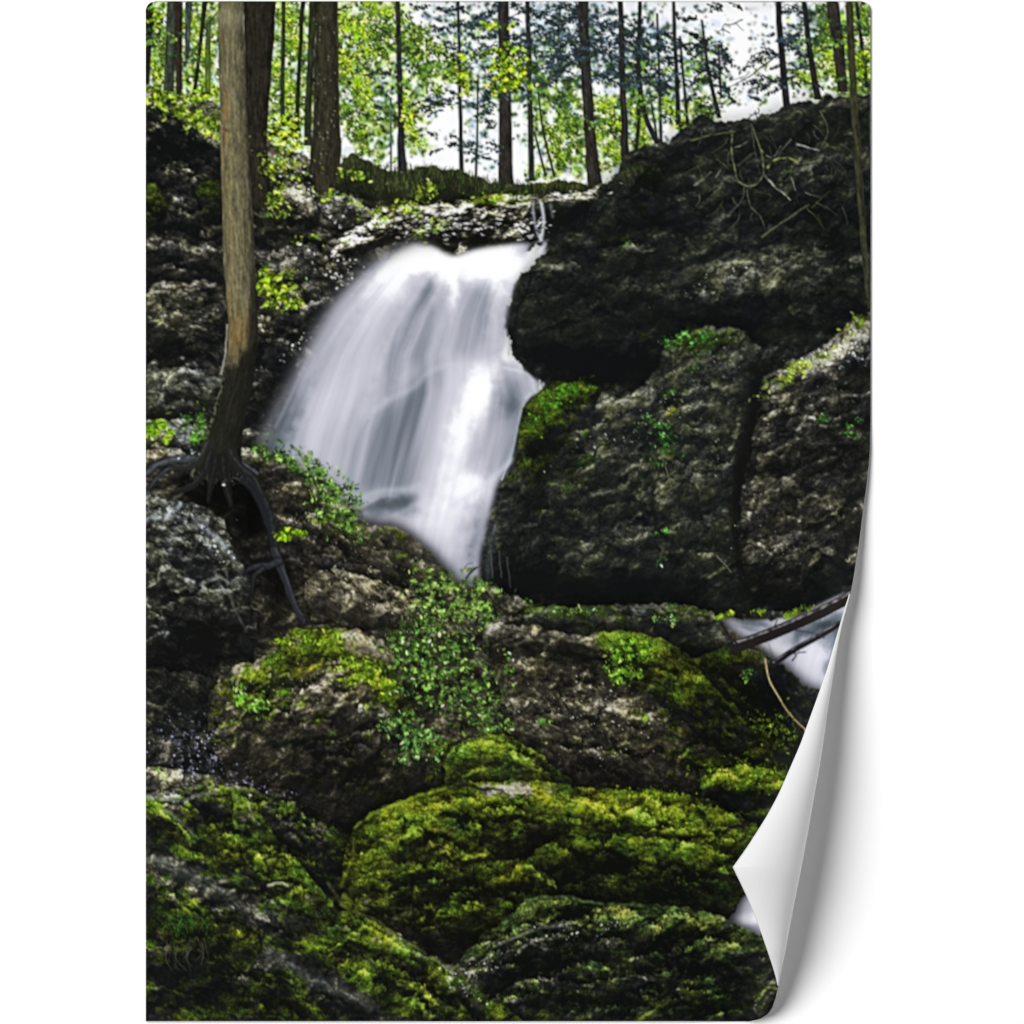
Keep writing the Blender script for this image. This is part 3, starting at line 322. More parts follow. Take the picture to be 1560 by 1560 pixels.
BOUGHS = [([(600,18),(630,40),(655,65),(680,95),(702,118)],17,420,0),([(585,40),(610,60),(635,85),(660,110)],14,240,0),([(630,85),(650,120),(668,142)],13,190,0),([(615,140),(622,170),(628,200),(641,222)],10,190,2),([(556,5),(575,14),(598,26)],13,170,2),([(560,42),(572,62),(582,86)],13,170,0),([(556,120),(562,150),(568,175)],9,120,2),([(690,95),(705,112),(712,140)],8,110,2),([(715,84),(735,82),(752,80)],6,60,0),([(760,38),(740,40),(700,34)],7,80,0),
 ([(668,14),(684,16),(702,10)],5,60,1),([(668,46),(684,42),(700,36)],5,60,1),([(770,12),(745,22),(720,42)],9,120,1),([(760,50),(740,58),(720,56)],6,70,1),([(755,120),(745,140),(742,168)],11,150,1),([(725,175),(740,182),(752,194)],7,60,1),([(648,168),(668,160),(690,152)],7,70,1),([(596,110),(580,112),(562,108)],6,60,1),([(606,180),(590,184),(575,180)],5,50,1),([(650,8),(640,12),(625,8)],5,30,1),
 ([(885,20),(860,34),(836,60)],12,170,1),([(888,50),(862,66),(838,92)],12,170,1),([(890,84),(868,96),(846,118)],10,140,1),([(900,60),(920,70),(935,90)],9,110,1),([(770,70),(790,80),(802,98)],8,90,1),([(780,8),(800,14),(822,24)],9,110,1),([(850,8),(870,14),(884,10)],8,90,1),([(945,30),(925,42),(905,52)],8,90,1),([(950,90),(935,104),(915,116)],9,100,1),([(975,30),(960,50),(950,72)],10,120,1),([(975,80),(992,96),(1006,120)],10,130,1),([(1003,60),(1015,76),(1020,100)],8,90,1),([(1030,20),(1046,30),(1060,26)],6,60,1),([(1032,60),(1046,72),(1056,90)],7,70,1),([(1078,100),(1064,112),(1054,130)],7,80,1),([(1098,70),(1106,84),(1112,96)],6,60,1),([(1094,120),(1106,134),(1114,150)],7,80,1),([(1180,80),(1160,86),(1140,100)],6,60,1),([(1186,120),(1170,126),(1156,134)],6,60,1),([(1192,20),(1210,12),(1222,18)],6,60,1),([(1230,30),(1214,50),(1204,70)],9,110,1),([(1236,80),(1222,96),(1210,112)],8,90,1),
 ([(905,150),(925,170),(945,196)],15,220,2),([(910,210),(930,228),(944,236)],12,160,2),([(850,150),(865,180),(872,220)],16,240,0),([(830,190),(846,220),(858,252)],13,190,0),([(970,170),(980,200),(975,230)],13,170,2),([(1010,150),(1024,170),(1040,184)],9,110,2),([(1060,150),(1072,166),(1080,178)],9,110,0),([(1250,70),(1268,96),(1276,120)],12,170,2),([(1296,60),(1312,90),(1318,120)],12,180,2),([(1250,10),(1262,30),(1258,60)],9,110,0),([(1215,110),(1228,120),(1240,118)],7,80,2),([(1300,10),(1314,24),(1324,44)],10,130,0),
 ([(520,30),(545,50),(560,80)],18,300,2),([(520,90),(540,120),(552,150)],17,280,2),([(520,160),(536,190),(556,210)],15,230,0),([(425,10),(440,40),(448,70)],18,300,2),([(415,100),(436,130),(445,160)],17,300,2),([(235,20),(250,50),(252,90)],14,200,0),([(280,20),(300,60),(315,100)],18,280,2),([(300,110),(316,130),(328,140)],12,170,2),([(228,90),(240,110),(250,124)],11,140,2)]
TREE_CODE = '''
dk=np.clip(blobs([(345,765,46,46,0,.8),(300,745,40,22,0,.7),(388,800,26,50,0,.75),(330,735,60,20,0,.7),(420,890,26,46,0,.6)]),0,.85); IMG*=(1-dk)[...,None]
for p,w0,w1,c in [([(310,700),(270,700),(240,708),(215,726)],11,8,(66,69,76)),([(300,712),(262,712),(238,730),(222,752)],7,5,(52,55,58)),([(352,712),(385,740),(402,770),(412,800),(418,840)],19,12,(34,36,40)),([(418,838),(428,865),(440,900),(452,930),(462,948)],13,7,(48,50,57)),([(424,856),(405,862),(385,864),(372,872)],12,7,(44,46,52)),([(400,866),(386,880),(384,905)],7,5,(40,42,44)),([(340,705),(365,705),(392,722)],7,5,(64,68,76))]:
    stroke(p,w0+3,w1+3,(14,15,14),.7,5,.15); stroke(p,w0,w1,c,.85,3,.3); stroke([(x+w0*.18,y-w0*.12) for x,y in p],w0*.3,w1*.3,tuple(min(255,q*2.0) for q in c),.45,4,.3,var=1.1)
    r=line(p); M=np.zeros((PH,PW),np.float32); M[r[0]]=(r[1]<w0*.5); region('printed_root',M)
trunk([(395,2,25),(394,75,22),(392,150,18),(391,210,16),(395,260,15.5),(398,318,15)],(42,38,30),seed=61,bark=1.1,label='dark trunk behind the pale dead trunk')
trunk([(499,2,16),(497,100,19),(497,190,20.5),(497,220,23.5),(494,255,22),(496,297,12)],(54,52,38),seed=71,bark=.9,lit=.5,label='thick upright trunk with flecked bark')
stamp(*[np.array(q) for q in zip(*[(494+rnd.uniform(-17,17),rnd.uniform(20,270),rnd.uniform(1.2,3.2),rnd.uniform(.6,1.1),1.5) for _ in range(46)])],[np.array((150,144,124),np.float32)]*46,np.full(46,.6))
trunk([(352,2,19.5),(353,100,20),(357,200,21.5),(361,300,23),(364,390,24),(368,450,23.5),(370,505,22.5),(367,545,22),(361,585,24),(350,630,26),(340,670,29),(334,700,34),(331,722,42),(334,738,44)],(110,106,82),seed=81,bark=.62,fade=26,label='pale barkless dead trunk leaning in front')
sl_=(slice(0,740),slice(70,200)); Xq=GX[sl_]; Yq=GY[sl_]; tm=(REG[sl_]==max(NAMES)).astype(np.float32)
q=np.clip((Yq-(540-(Xq-350)*1.15)+26*fbm(Xq/16,Yq/22,3,5))/30,0,1)*tm; q=np.maximum(q,.75*np.clip((Xq-np.interp(Yq,[380,440,520,560],[386,380,372,360]))/9,0,1)*np.clip((Yq-380)/70,0,1)*tm)
q2=np.clip((Xq-np.interp(Yq,[0,200,400,500],[366,374,381,372]))/10,0,1)*tm*(Yq>150)
IMG[sl_]*=(1-.30*np.clip(q2,0,1)*(1-q))[...,None]
IMG[sl_]+=(IMG[sl_]*np.array([.28,.29,.30])-IMG[sl_])*(q*.93)[...,None]
g=np.exp(-((Xq-np.interp(Yq,[0,200,400,550],[342,345,350,352]))/8)**2)*tm*(1-q)*np.clip((Yq-100)/60,0,1)*np.clip(.6+perlin(Xq/7,Yq/30,9),0,1.2)
IMG[sl_]+=(np.array([150,134,88])-IMG[sl_])*(g*.35)[...,None]
g=np.exp(-((Yq-515)/38)**2-((Xq-366)/20)**2)*tm*(1-q); IMG[sl_]+=(np.array([140,100,40])-IMG[sl_])*(g*.32)[...,None]
IMG[sl_]+=(np.array([150,148,126])-IMG[sl_])*(np.exp(-((Yq-28)/16)**2)*tm*.4)[...,None]
e=np.exp(-((Xq-np.interp(Yq,[540,585,630,670,700,722],[346,338,325,312,302,292]))/4)**2)*np.clip((Yq-560)/30,0,1)*tm*np.clip(.5+1.6*perlin(Xq/5,Yq/7,12),0,1)
IMG[sl_]+=(np.array([120,124,96])-IMG[sl_])*(e*.7)[...,None]
for pr,w0,w1,c in [([(318,675),(304,700),(284,712),(258,708)],15,7,(40,41,38)),([(322,690),(310,722),(290,742),(262,752)],14,6,(30,31,30)),([(352,690),(366,712),(386,730),(400,756)],16,9,(34,35,35)),([(340,700),(344,735),(352,770)],20,6,(26,26,25)),([(330,700),(322,735),(318,765)],16,5,(25,26,24))]:
    stroke(pr,w0,w1,c,.9,3,.3)
    stroke([(x-1,y-w0*.22) for x,y in pr],w0*.22,w1*.2,tuple(q*2.3 for q in c),.5,2.5,.3,var=1.2)
stroke([(346,495),(343,540),(336,570)],3,3,(150,150,140),.8,2); stroke([(339,190),(338,260)],3,2,(150,130,90),.6,2)
for q_,w_,c_ in [([(337,45),(340,70),(338,95)],3,(120,84,48)),([(342,140),(345,180),(344,215)],4,(150,104,56)),([(356,305),(358,320)],6,(70,60,46)),([(341,196),(348,200)],5,(64,52,38)),([(343,270),(345,300)],3,(96,76,50)),([(366,120),(368,200)],2,(84,80,62)),([(352,330),(356,420)],2.5,(146,134,96)),([(362,220),(366,300)],2,(90,84,64)),([(372,320),(376,430)],4,(62,58,44)),([(350,440),(354,520)],3,(170,130,60)),([(371,60),(374,160)],3,(72,68,54)),([(346,20),(347,110)],2,(136,130,104))]:
    stroke(q_,w_,w_*.6,c_,.55,3,.3,var=1.)
trunk([(1293,2,6),(1297,80,5.5),(1300,150,5.5),(1307,240,5.5),(1313,330,5),(1322,440,4.5),(1326,470,4)],(60,61,42),seed=91,bark=.9,lit=.6,label='slim mossy trunk against the right cliff')
'''

CREV = [([(1150,560),(1158,590),(1142,650),(1128,720),(1118,780),(1127,840),(1130,905)],16,10,(18,17,15),.75,9),([(800,575),(880,572),(950,582),(1010,545)],16,12,(12,14,14),.7,12),([(780,880),(860,890),(960,888),(1040,900)],30,24,(14,14,14),.6,20),([(1120,640),(1100,700),(1060,760)],7,5,(20,20,18),.5,8),([(1150,690),(1200,680),(1260,700)],6,4,(22,21,18),.5,7),([(1130,760),(1200,735),(1290,700)],6,5,(20,20,17),.55,8),([(820,760),(900,742),(980,720)],6,4,(20,22,20),.5,8),([(1010,560),(1000,600),(985,660)],6,4,(20,21,18),.4,9),([(1000,480),(1060,470),(1150,500)],20,14,(14,14,13),.5,20),([(880,440),(960,450),(1040,480)],14,10,(14,16,16),.5,16)]

RIDGES = [  # outlines of humps and ledges, left to right: points, lit depth, lit amount, shade depth, shade amount
 ([(741,1315),(796,1311),(836,1341),(862,1355)],10,.26,16,.16),([(811,1282),(847,1286),(887,1315)],7,.16,14,.14),([(851,1227),(895,1215),(931,1238),(946,1268)],9,.14,10,.12),([(949,1213),(982,1209),(1004,1220),(1019,1242)],8,.26,10,.16),([(946,1242),(968,1231),(993,1246),(1011,1260),(1055,1262)],9,.26,12,.20),([(1037,1238),(1055,1227),(1092,1231),(1121,1246),(1143,1268)],9,.18,12,.20),([(1022,1308),(1041,1282),(1070,1279),(1099,1300),(1125,1311)],9,.24,13,.16),([(1019,1352),(1041,1337),(1085,1341),(1106,1344)],8,.14,12,.14),([(869,1355),(895,1337),(931,1333),(960,1330)],7,.14,18,.22),([(701,1381),(726,1374),(745,1377)],8,.18,12,.12),
 ([(624,1385),(635,1348),(668,1333)],9,.18,10,.12),([(642,1297),(660,1282),(697,1293),(726,1308)],10,.24,12,.14),([(642,1414),(671,1406),(701,1406)],10,.18,12,.14),([(638,1260),(660,1246),(693,1242)],8,.14,10,.12),([(530,1352),(560,1330),(590,1334)],8,.14,10,.10),([(560,1290),(590,1272),(620,1276)],8,.14,10,.10),([(740,1262),(790,1250),(830,1262)],8,.18,14,.14),([(770,1290),(800,1280),(812,1284)],4,.0,16,.16),([(570,1380),(590,1366),(618,1370)],7,.12,9,.1),([(900,1262),(930,1256),(950,1270)],5,.05,12,.16),([(1090,1262),(1110,1258),(1140,1280)],7,.16,9,.12),([(1110,1315),(1130,1300),(1150,1300)],6,.14,10,.12),
 ([(705,1443),(756,1432),(800,1410),(851,1403),(895,1403)],5,.22,12,.16),([(756,1465),(785,1439),(811,1432),(843,1447)],5,.22,10,.14),([(832,1498),(862,1476),(895,1465),(924,1472),(938,1490)],8,.28,18,.24),([(891,1403),(909,1381),(960,1385),(982,1403)],8,.20,9,.12),([(730,1538),(763,1512),(811,1490),(895,1501)],10,.22,14,.20),([(895,1498),(960,1487),(1033,1481),(1074,1487)],7,.20,16,.20),([(985,1414),(1010,1396),(1050,1394),(1082,1420)],9,.18,10,.14),([(1040,1450),(1070,1430),(1110,1436),(1140,1450)],8,.18,12,.16),([(990,1450),(1020,1440),(1050,1452)],6,.14,14,.16),([(720,1475),(745,1452),(770,1448)],5,.2,10,.16),([(1020,1530),(1060,1508),(1110,1520)],8,.18,12,.16),([(860,1545),(890,1528),(930,1536)],10,.10,14,.16),
 ([(383,1308),(405,1301),(448,1315)],9,.20,10,.10),([(405,1355),(427,1344),(456,1348)],5,.28,14,.16),([(222,1217),(258,1224),(310,1209)],6,.22,8,.08),([(244,1231),(277,1260),(299,1275)],6,.22,10,.14),([(306,1253),(350,1253),(394,1260)],5,.16,12,.10),([(401,1428),(427,1417),(445,1436)],8,.22,14,.18),([(500,1483),(536,1454),(580,1465),(624,1487),(715,1553)],10,.16,16,.16),([(514,1388),(569,1414),(624,1447),(675,1461)],6,.18,8,.14),([(310,1410),(346,1407),(379,1428)],8,.18,12,.14),([(240,1445),(280,1430),(320,1440)],7,.10,14,.16),([(330,1500),(370,1486),(400,1500)],7,.14,14,.14),([(250,1350),(290,1340),(320,1350)],6,.12,10,.12),([(480,1420),(520,1410),(560,1430)],6,.12,10,.1),
 ([(441,1081),(459,1052),(492,1030)],8,.22,9,.16),([(478,1162),(507,1151),(543,1158)],14,.16,18,.20),([(485,1012),(525,1005),(565,1016),(602,1041)],9,.20,8,.12),([(360,1075),(385,1050),(410,1040)],7,.18,9,.12),([(400,1100),(420,1080),(445,1090)],7,.14,10,.14),([(540,1080),(570,1070),(600,1095)],8,.14,10,.12),([(600,1150),(630,1140),(660,1152)],7,.14,12,.16),([(330,1110),(345,1095),(360,1100)],6,.14,8,.1),
 ([(869,1154),(895,1140),(946,1147),(993,1162)],8,.18,10,.14),([(865,1187),(909,1169),(960,1195)],7,.14,12,.18),([(1019,1173),(1055,1136),(1099,1147),(1114,1165)],9,.16,10,.12),([(1070,1195),(1103,1173),(1132,1191)],8,.24,12,.16),([(1143,1198),(1190,1191),(1215,1196)],8,.22,10,.18),([(1055,1030),(1092,1030),(1128,1056),(1165,1078),(1216,1129)],8,.24,14,.12),([(964,1023),(1000,1019),(1041,1034)],6,.14,12,.16),([(905,1090),(945,1064),(985,1060)],8,.14,12,.10),([(790,1010),(830,996),(880,1004)],6,.12,14,.16),([(850,1050),(890,1040),(930,1050)],8,.14,10,.12),([(770,1070),(800,1060),(850,1080)],6,.12,10,.12),([(690,1145),(730,1128),(780,1134)],8,.14,6,.05),([(700,1180),(730,1168),(770,1172)],7,.12,10,.14),
 ([(503,859),(551,859),(587,874)],9,.18,10,.12),([(450,790),(480,780),(500,800)],8,.14,10,.14),([(560,930),(590,915),(620,935)],9,.14,10,.14),([(480,900),(520,885),(550,900)],8,.12,12,.16),([(610,860),(640,850),(665,870)],6,.16,8,.08),([(736,950),(770,938),(808,950)],7,.18,10,.18),([(745,985),(775,975),(800,985)],6,.16,12,.18),([(515,972),(550,965),(585,995)],9,.22,8,.06),
 ([(225,870),(260,860),(290,880)],8,.14,10,.12),([(240,930),(290,905),(340,888)],6,.10,14,.16),([(260,820),(300,815),(330,840)],7,.16,9,.1),
 ([(862,588),(906,588),(943,585),(979,563),(1008,548)],7,.14,22,.10),([(1016,515),(1060,497),(1096,493),(1136,508),(1162,533)],5,.18,22,.10),([(1155,599),(1184,570),(1228,548),(1279,526),(1323,511)],8,.22,18,.10),([(1125,749),(1162,731),(1217,709),(1323,683)],12,.05,16,.12),([(866,617),(924,614),(986,592)],6,.14,8,.10),([(844,665),(906,650),(965,632)],6,.14,8,.10),([(833,402),(877,402),(888,416)],4,.22,8,.10),([(1001,449),(1052,435),(1107,402)],9,.10,12,.10),([(830,700),(890,690),(950,664)],6,.10,8,.1),([(1000,740),(1040,720),(1080,725)],8,.10,10,.10),([(1150,640),(1200,620),(1260,622)],8,.10,10,.10),([(1140,690),(1190,670),(1250,668)],7,.10,9,.10),([(1140,800),(1180,785),(1240,790)],9,.10,10,.10),([(860,780),(920,770),(980,760)],8,.10,10,.10),([(1060,850),(1090,840),(1118,850)],8,.10,10,.1),([(1030,600),(1060,590),(1090,600)],8,.10,10,.08),([(1040,650),(1070,640),(1100,650)],8,.12,10,.08),
 ([(1080,215),(1130,205),(1180,195)],7,.06,12,.10),([(1150,350),(1200,330),(1250,300)],7,.12,10,.10),([(900,385),(960,372),(1020,380)],6,.14,10,.10),([(1080,262),(1120,250),(1150,262)],5,.05,14,.12),([(1180,400),(1240,380),(1300,385)],8,.10,10,.10),([(960,300),(990,290),(1030,310)],8,.05,14,.12),
 ([(222,172),(259,197),(288,219),(332,234)],8,.10,6,.0),([(500,365),(532,362),(565,362)],8,.24,12,.20),([(423,281),(456,292),(485,321),(503,343)],6,.26,10,.16),([(507,300),(532,296),(565,321),(591,343)],7,.26,12,.18),([(240,290),(265,285),(280,310)],8,.12,10,.12),([(280,330),(310,320),(330,330)],7,.12,12,.14),([(235,360),(270,350),(300,370)],8,.12,12,.14),([(240,420),(280,410),(320,425)],8,.12,10,.12),([(250,480),(290,470),(330,490)],7,.12,10,.14),([(230,570),(280,556),(330,575)],10,.12,16,.14),([(400,520),(430,510),(470,490)],4,.2,10,.14),([(470,420),(510,400),(540,398)],6,.22,10,.16),([(430,350),(460,345),(480,360)],5,.2,10,.16),([(450,470),(480,460),(500,452)],5,.2,10,.14),([(240,620),(280,610),(310,620)],6,.1,12,.12),
 ([(620,318),(660,308),(700,318)],6,.14,10,.22),([(700,330),(740,318),(790,324)],6,.14,8,.26),([(640,350),(680,338),(720,346)],6,.12,8,.28),([(740,352),(775,342),(805,350)],5,.12,8,.26),([(570,345),(600,335),(630,345)],6,.14,9,.24),([(860,312),(890,300),(915,300)],5,.2,8,.24)]

CB = [(660,1300,120,70,0,1),(850,1270,150,55,0,1),(1020,1290,110,60,8,1),(640,1380,90,45,0,1),(780,1350,110,40,0,1),(950,1350,120,40,0,1),(700,1240,110,30,-8,1)]
EB = [(830,1430,90,40,-20,1),(950,1430,110,40,0,1),(1080,1460,90,50,10,1),(880,1510,120,35,0,1),(1040,1520,110,30,0,1)]
DB2 = [(300,1260,70,40,20,1),(400,1310,80,45,30,1),(330,1400,100,50,20,1),(480,1420,90,45,30,1),(420,1500,120,40,15,1),(580,1480,90,40,30,1),(660,1520,60,25,30,1)]
HUMMOCKS = [(CB,95,22,62,4,6,.17,10,.17),(CB,80,12,26,4,4,.13,6,.13),(EB,70,22,60,-2,5,.17,10,.17),(EB,60,10,24,0,4,.14,6,.12),(DB2,80,20,60,22,6,.15,10,.15),(DB2,70,10,26,22,4,.12,6,.12),
 ([(480,1080,110,80,0,1),(560,1150,90,50,0,1)],60,14,44,-5,6,.13,9,.15),([(880,1060,110,60,10,1),(1000,1130,110,50,20,1),(840,1150,80,30,0,1),(1140,1100,70,70,35,1)],90,14,48,12,6,.13,9,.15),([(560,870,110,60,25,1),(480,820,60,50,20,1),(620,930,60,40,20,1)],60,14,44,18,6,.12,9,.14),
 ([(280,860,60,90,25,1),(300,950,60,50,0,1)],40,14,44,25,6,.12,9,.14),([(900,700,120,90,-20,1),(1060,640,60,110,0,1),(1230,640,80,90,0,1),(1210,800,90,90,0,1),(1000,800,100,70,0,1),(860,820,80,50,0,1)],190,12,46,-18,5,.09,8,.10),([(900,450,100,50,0,1),(1130,420,130,50,-12,1),(1200,320,100,60,-20,1),(1000,330,80,50,-10,1),(1250,440,60,60,0,1)],130,14,50,-14,5,.08,8,.09),
 ([(280,330,60,120,0,1),(280,500,60,110,0,1),(450,340,70,70,20,1),(440,480,60,60,-20,1),(270,220,50,40,20,1)],130,12,46,16,6,.12,9,.14),([(300,1080,70,50,0,1),(300,1140,70,40,0,1)],40,10,30,10,4,.1,6,.1),([(480,1260,70,40,35,1),(440,1240,50,20,20,1)],36,12,36,25,5,.14,7,.14)]

HILL_ROCKS = [([(200,290),(230,284),(252,300),(256,335),(240,352),(200,350)],dict(mb=.1,t0=.30)),([(296,290),(318,272),(345,275),(345,335),(310,338)],dict(mb=0.,t0=.26)),
 ([(262,300),(290,296),(305,330),(296,368),(262,370),(250,345)],dict(t0=.38)),([(220,370),(260,360),(300,374),(330,372),(335,430),(290,436),(225,430)],dict(t0=.36)),([(225,440),(285,430),(338,440),(342,520),(290,540),(225,530)],dict(t0=.36,mb=-.3)),([(215,560),(270,548),(330,560),(335,625),(280,635),(215,630)],dict(t0=.38,stone=COOL)),
 ([(488,302),(520,290),(558,304),(590,340),(570,362),(520,356),(492,338)],dict(t0=.36,sc=14)),([(492,372),(520,360),(560,360),(592,372),(580,398),(540,402),(505,396)],dict(t0=.52,con=.09,sc=16,mb=-.6)),([(425,380),(470,372),(500,392),(520,420),(480,436),(440,424)],dict(t0=.44,sc=14)),([(420,290),(460,284),(490,320),(480,350),(440,346)],dict(t0=.42,sc=14)),([(440,440),(490,432),(510,460),(470,500),(440,490)],dict(t0=.40,sc=14)),([(400,540),(440,520),(455,560),(430,620),(395,640)],dict(t0=.27))]
i_ = [n for n, q in enumerate(FRONT) if q[0] == 'TREE'][0]
FRONT += [(None,None,None)]*0
NEWF = [(None,[(455,806),(500,785),(545,800),(600,802),(640,832),(684,878),(660,902),(600,892),(540,872),(480,862)],dict(ang=28,st=1.5,sc=18,stone=SOIL,moss=MOSSG,t0=.40,con=.13,mb=-.15,dome=(9,1.1),sh=.45,seed=1501,grad=.8)),
 (None,[(478,868),(540,874),(600,894),(656,908),(640,955),(590,962),(530,950),(480,935),(465,900)],dict(ang=25,st=1.4,sc=17,stone=SOIL,moss=MOSSG,t0=.44,con=.13,mb=-.4,dome=(9,1.1),sh=.4,seed=1511,grad=.7)),
 (None,[(730,936),(790,916),(850,930),(820,962),(765,972),(735,960)],dict(ang=10,st=1.4,sc=15,stone=SOIL,moss=MOSSG,t0=.44,con=.13,mb=-.3,dome=(8,1.1),sh=.4,seed=1521)),
 (None,[(745,980),(790,968),(850,985),(880,1010),(830,1030),(770,1030)],dict(ang=12,st=1.4,sc=16,stone=SOIL,moss=MOSSG,t0=.36,con=.13,mb=-.35,dome=(8,1.1),sh=.4,seed=1531))]
LATEF = (None,[(508,972),(545,960),(588,985),(614,1022),(604,1040),(572,1018),(535,992)],dict(ang=40,st=1.8,sc=14,stone=SOIL,moss=MOSSG,t0=.50,con=.09,mb=-.7,dome=(7,1.),sh=.3,seed=1541))
j_ = [n for n, q in enumerate(FRONT) if q[2] and q[2].get('label','').startswith('round mossy boulder')][0]
FRONT = FRONT[:i_]+NEWF[:2]+FRONT[i_:j_+1]+[LATEF]+FRONT[j_+1:]
# ================= the picture =================
def std(a, m): 
    k = m > .3
    return (a-a[k].mean())/(a[k].std()+1e-6)

EXPO = blobs(EXPO_L); MOSSM = blobs(MOSS_L)
EXPO += .05*fbm(GX/60, GY/60, 3, 60)
ra = random.Random(77)
for (L, n, l0, l1, ang, wu, au, wd, ad) in HUMMOCKS:      # small humps on each mass, drawn like the larger ones
    for k in range(n):
        x, y, rx, ry, a, v = ra.choice(L); r_ = math.sqrt(ra.random()); t = ra.uniform(0, 6.283); ca, sa = math.cos(math.radians(a)), math.sin(math.radians(a))
        ex, ey = rx*r_*math.cos(t), ry*r_*math.sin(t); cx, cy = x+ex*ca-ey*sa, y+ex*sa+ey*ca
        le = ra.uniform(l0, l1); th = math.radians(ang+ra.gauss(0, 14)); hgt = le*ra.uniform(.12, .32); sk = ra.uniform(-.3, .3)
        pts = [(-.5*le, hgt*.7), (-.25*le+sk*le*.3, -hgt*.1), (sk*le*.5, -hgt*.35), (.27*le+sk*le*.2, 0), (.5*le, hgt*.8)]
        f = ra.uniform(.5, 1.2)
        RIDGES.append(([(cx+u*math.cos(th)-w*math.sin(th), cy+u*math.sin(th)+w*math.cos(th)) for u, w in pts], wu, au*f, wd, ad*f))
for (q, wu, au, wd, ad) in RIDGES:
    r_ = line(q, True, 46, .45)
    if r_ is None: continue
    sl, D, T, S = r_
    endf = np.clip(np.minimum(T, 1-T)/.16, 0, 1)*np.clip(1.25+1.5*perlin(GX[sl]/11, GY[sl]/11, 33), .25, 1.3)
    S = S+3.2*fbm(GX[sl]/7, GY[sl]/7, 3, 35)/.25*.5; k = 1/(1+np.exp(-S/.9)); A = np.abs(S)
    EXPO[sl] += 1.45*endf*(k*au*np.exp(-(A/wu)**1.3)-(1-k)*ad*np.exp(-(np.maximum(A, D)/wd)**1.4))
def patch_texture(name, p, ang=20, st=1.8, sc=26., stone=STONE, moss=MOSS, t0=.42, con=.15, dome=(18, 1.0), mb=0., rk=1., sh=.55, seed=0, lx=.35, label=None, fine=1., sm=True, msoft=.25, shr=10, bias=0., rim=0., facet=.7, edge=0., block=1.05, grad=.5):
    m0 = p if isinstance(p, np.ndarray) and p.ndim == 2 and p.shape == (PH, PW) else poly(p, sm)
    m = rough(m0, rk)
    if edge: m = blur(m, edge)
    ys, xs = np.where(m > .01)
    y0, y1, x0, x1 = max(0, ys.min()-20), ys.max()+20, max(0, xs.min()-20), xs.max()+20
    sl = (slice(y0, y1), slice(x0, x1)); mm = m[sl]; X = GX[sl]; Y = GY[sl]
    st = 1+(st-1)*.5
    c, s = math.cos(math.radians(ang)), math.sin(math.radians(ang))
    u = (X*c+Y*s)/(sc*st); v = (-X*s+Y*c)/sc
    wx = fbm(u*.8, v*.8, 3, seed+5); wy = fbm(u*.8+9, v*.8+4, 3, seed+8)
    h1 = ridged(u+.5*wx, v+.5*wy, 5, seed)
    h2 = fbm(u*.45+.3*wy, v*.45+.3*wx, 4, seed+20)
    h3 = fbm(X/5.+wx*2, Y/4.+wy*2, 3, seed+30)
    f1, e1, _ = cells(u*.95+.55*wx, v*.95+.55*wy, seed+2); f2, e2, _ = cells(u*2.7+.9*wx+3, v*2.7+.9*wy, seed+4); f3, e3, _ = cells(X/5.2+wx*1.5, Y/4.4+wy*1.5, seed+6)
    bx_, by_ = fbm(X/40, Y/40, 3, seed+13), fbm(X/40+7, Y/40+3, 3, seed+14)
    fA, eA, vA = cells(u*sc*st/62.+.55*bx_, v*sc/46.+.55*by_, seed+15); fB, eB, vB = cells(u*sc*st/27.+.5*bx_, v*sc/20.+.5*by_, seed+16)
    h = block*(1.5*fA+.6*fB)+.9*h1+1.2*h2+facet*(.55*f1+.26*f2+.5*np.minimum(e1, .22)+.3*np.minimum(e2, .2))+.12*fine*h3+.10*fine*f3
    d = blur(mm, dome[0])*dome[1]*3
    h = h+d
    L = 0
    for sg, w in ((.6, .85), (1.6, .8), (4, .7), (12, .6)):
        b = blur(h, sg); gy, gx = np.gradient(b); q = gy+lx*gx
        L = L+w*np.tanh(std(q, mm)/1.6)
    cav = .7*np.tanh(std(h-blur(h, 4), mm))+.5*np.tanh(std(h-blur(h, 16), mm))
    L = std(L+.75*cav, mm)
    uu, vv = u*sc*st, v*sc
    D = fbm(uu/(6.5*st**.5)+wx*.6, vv/5.2+wy*.6, 3, seed+81, .6)/.23
    g1, q1, _ = cells(uu/(7.*st**.5)+.5*D*.25+wx, vv/5.5+wy, seed+83); g2, q2, _ = cells(uu/(15*st**.5)+wx*1.3, vv/11.+wy*1.3, seed+84)
    chip = np.tanh(std(g1, mm))*.55+np.tanh(std(g2, mm))*.5-.5*np.clip(.16-q1, 0, 1)/.16-.45*np.clip(.12-q2, 0, 1)/.12
    D2 = chip
    big = fbm(X/30, Y/26, 3, seed+90)/.22
    T = 1.12*np.clip(L, -1.7, 2.8)*.84+.34*D*(.8+.35*np.tanh(L))+.40*chip+.42*big
    T = T+.30*np.clip(T-.5, 0, 3)**1.4
    vv_ = block*(.15*(blur(vA, 2)-.5)+.09*(blur(vB, 1)-.5)-.16*np.exp(-(eA/.05)**1.2)*np.clip(.5+by_*2, 0, 1)-.10*np.exp(-(eB/.07)**1.2)*np.clip(.5+bx_*2, 0, 1))
    gv = np.gradient(blur(mm, 24))[0]*24+.6*np.gradient(blur(mm, 55))[0]*55
    e = EXPO[sl]+vv_+grad*.20*np.clip(gv, -1.2, 1.)*(mm > .02)
    t = t0+.065+con*T*(1+1.1*np.clip(e, -.3, .5))+e+con*.25*perlin(X/1.9, Y/1.9, seed+3)
    t = np.where(t > .68, .68+.32*np.tanh((t-.68)/.40), t); t = np.clip(t, 0, 1)
    col = ramp(t, stone)
    tint = fbm(X/35, Y/35, 3, seed+44)+block*.7*(blur(vA, 2)-.5)
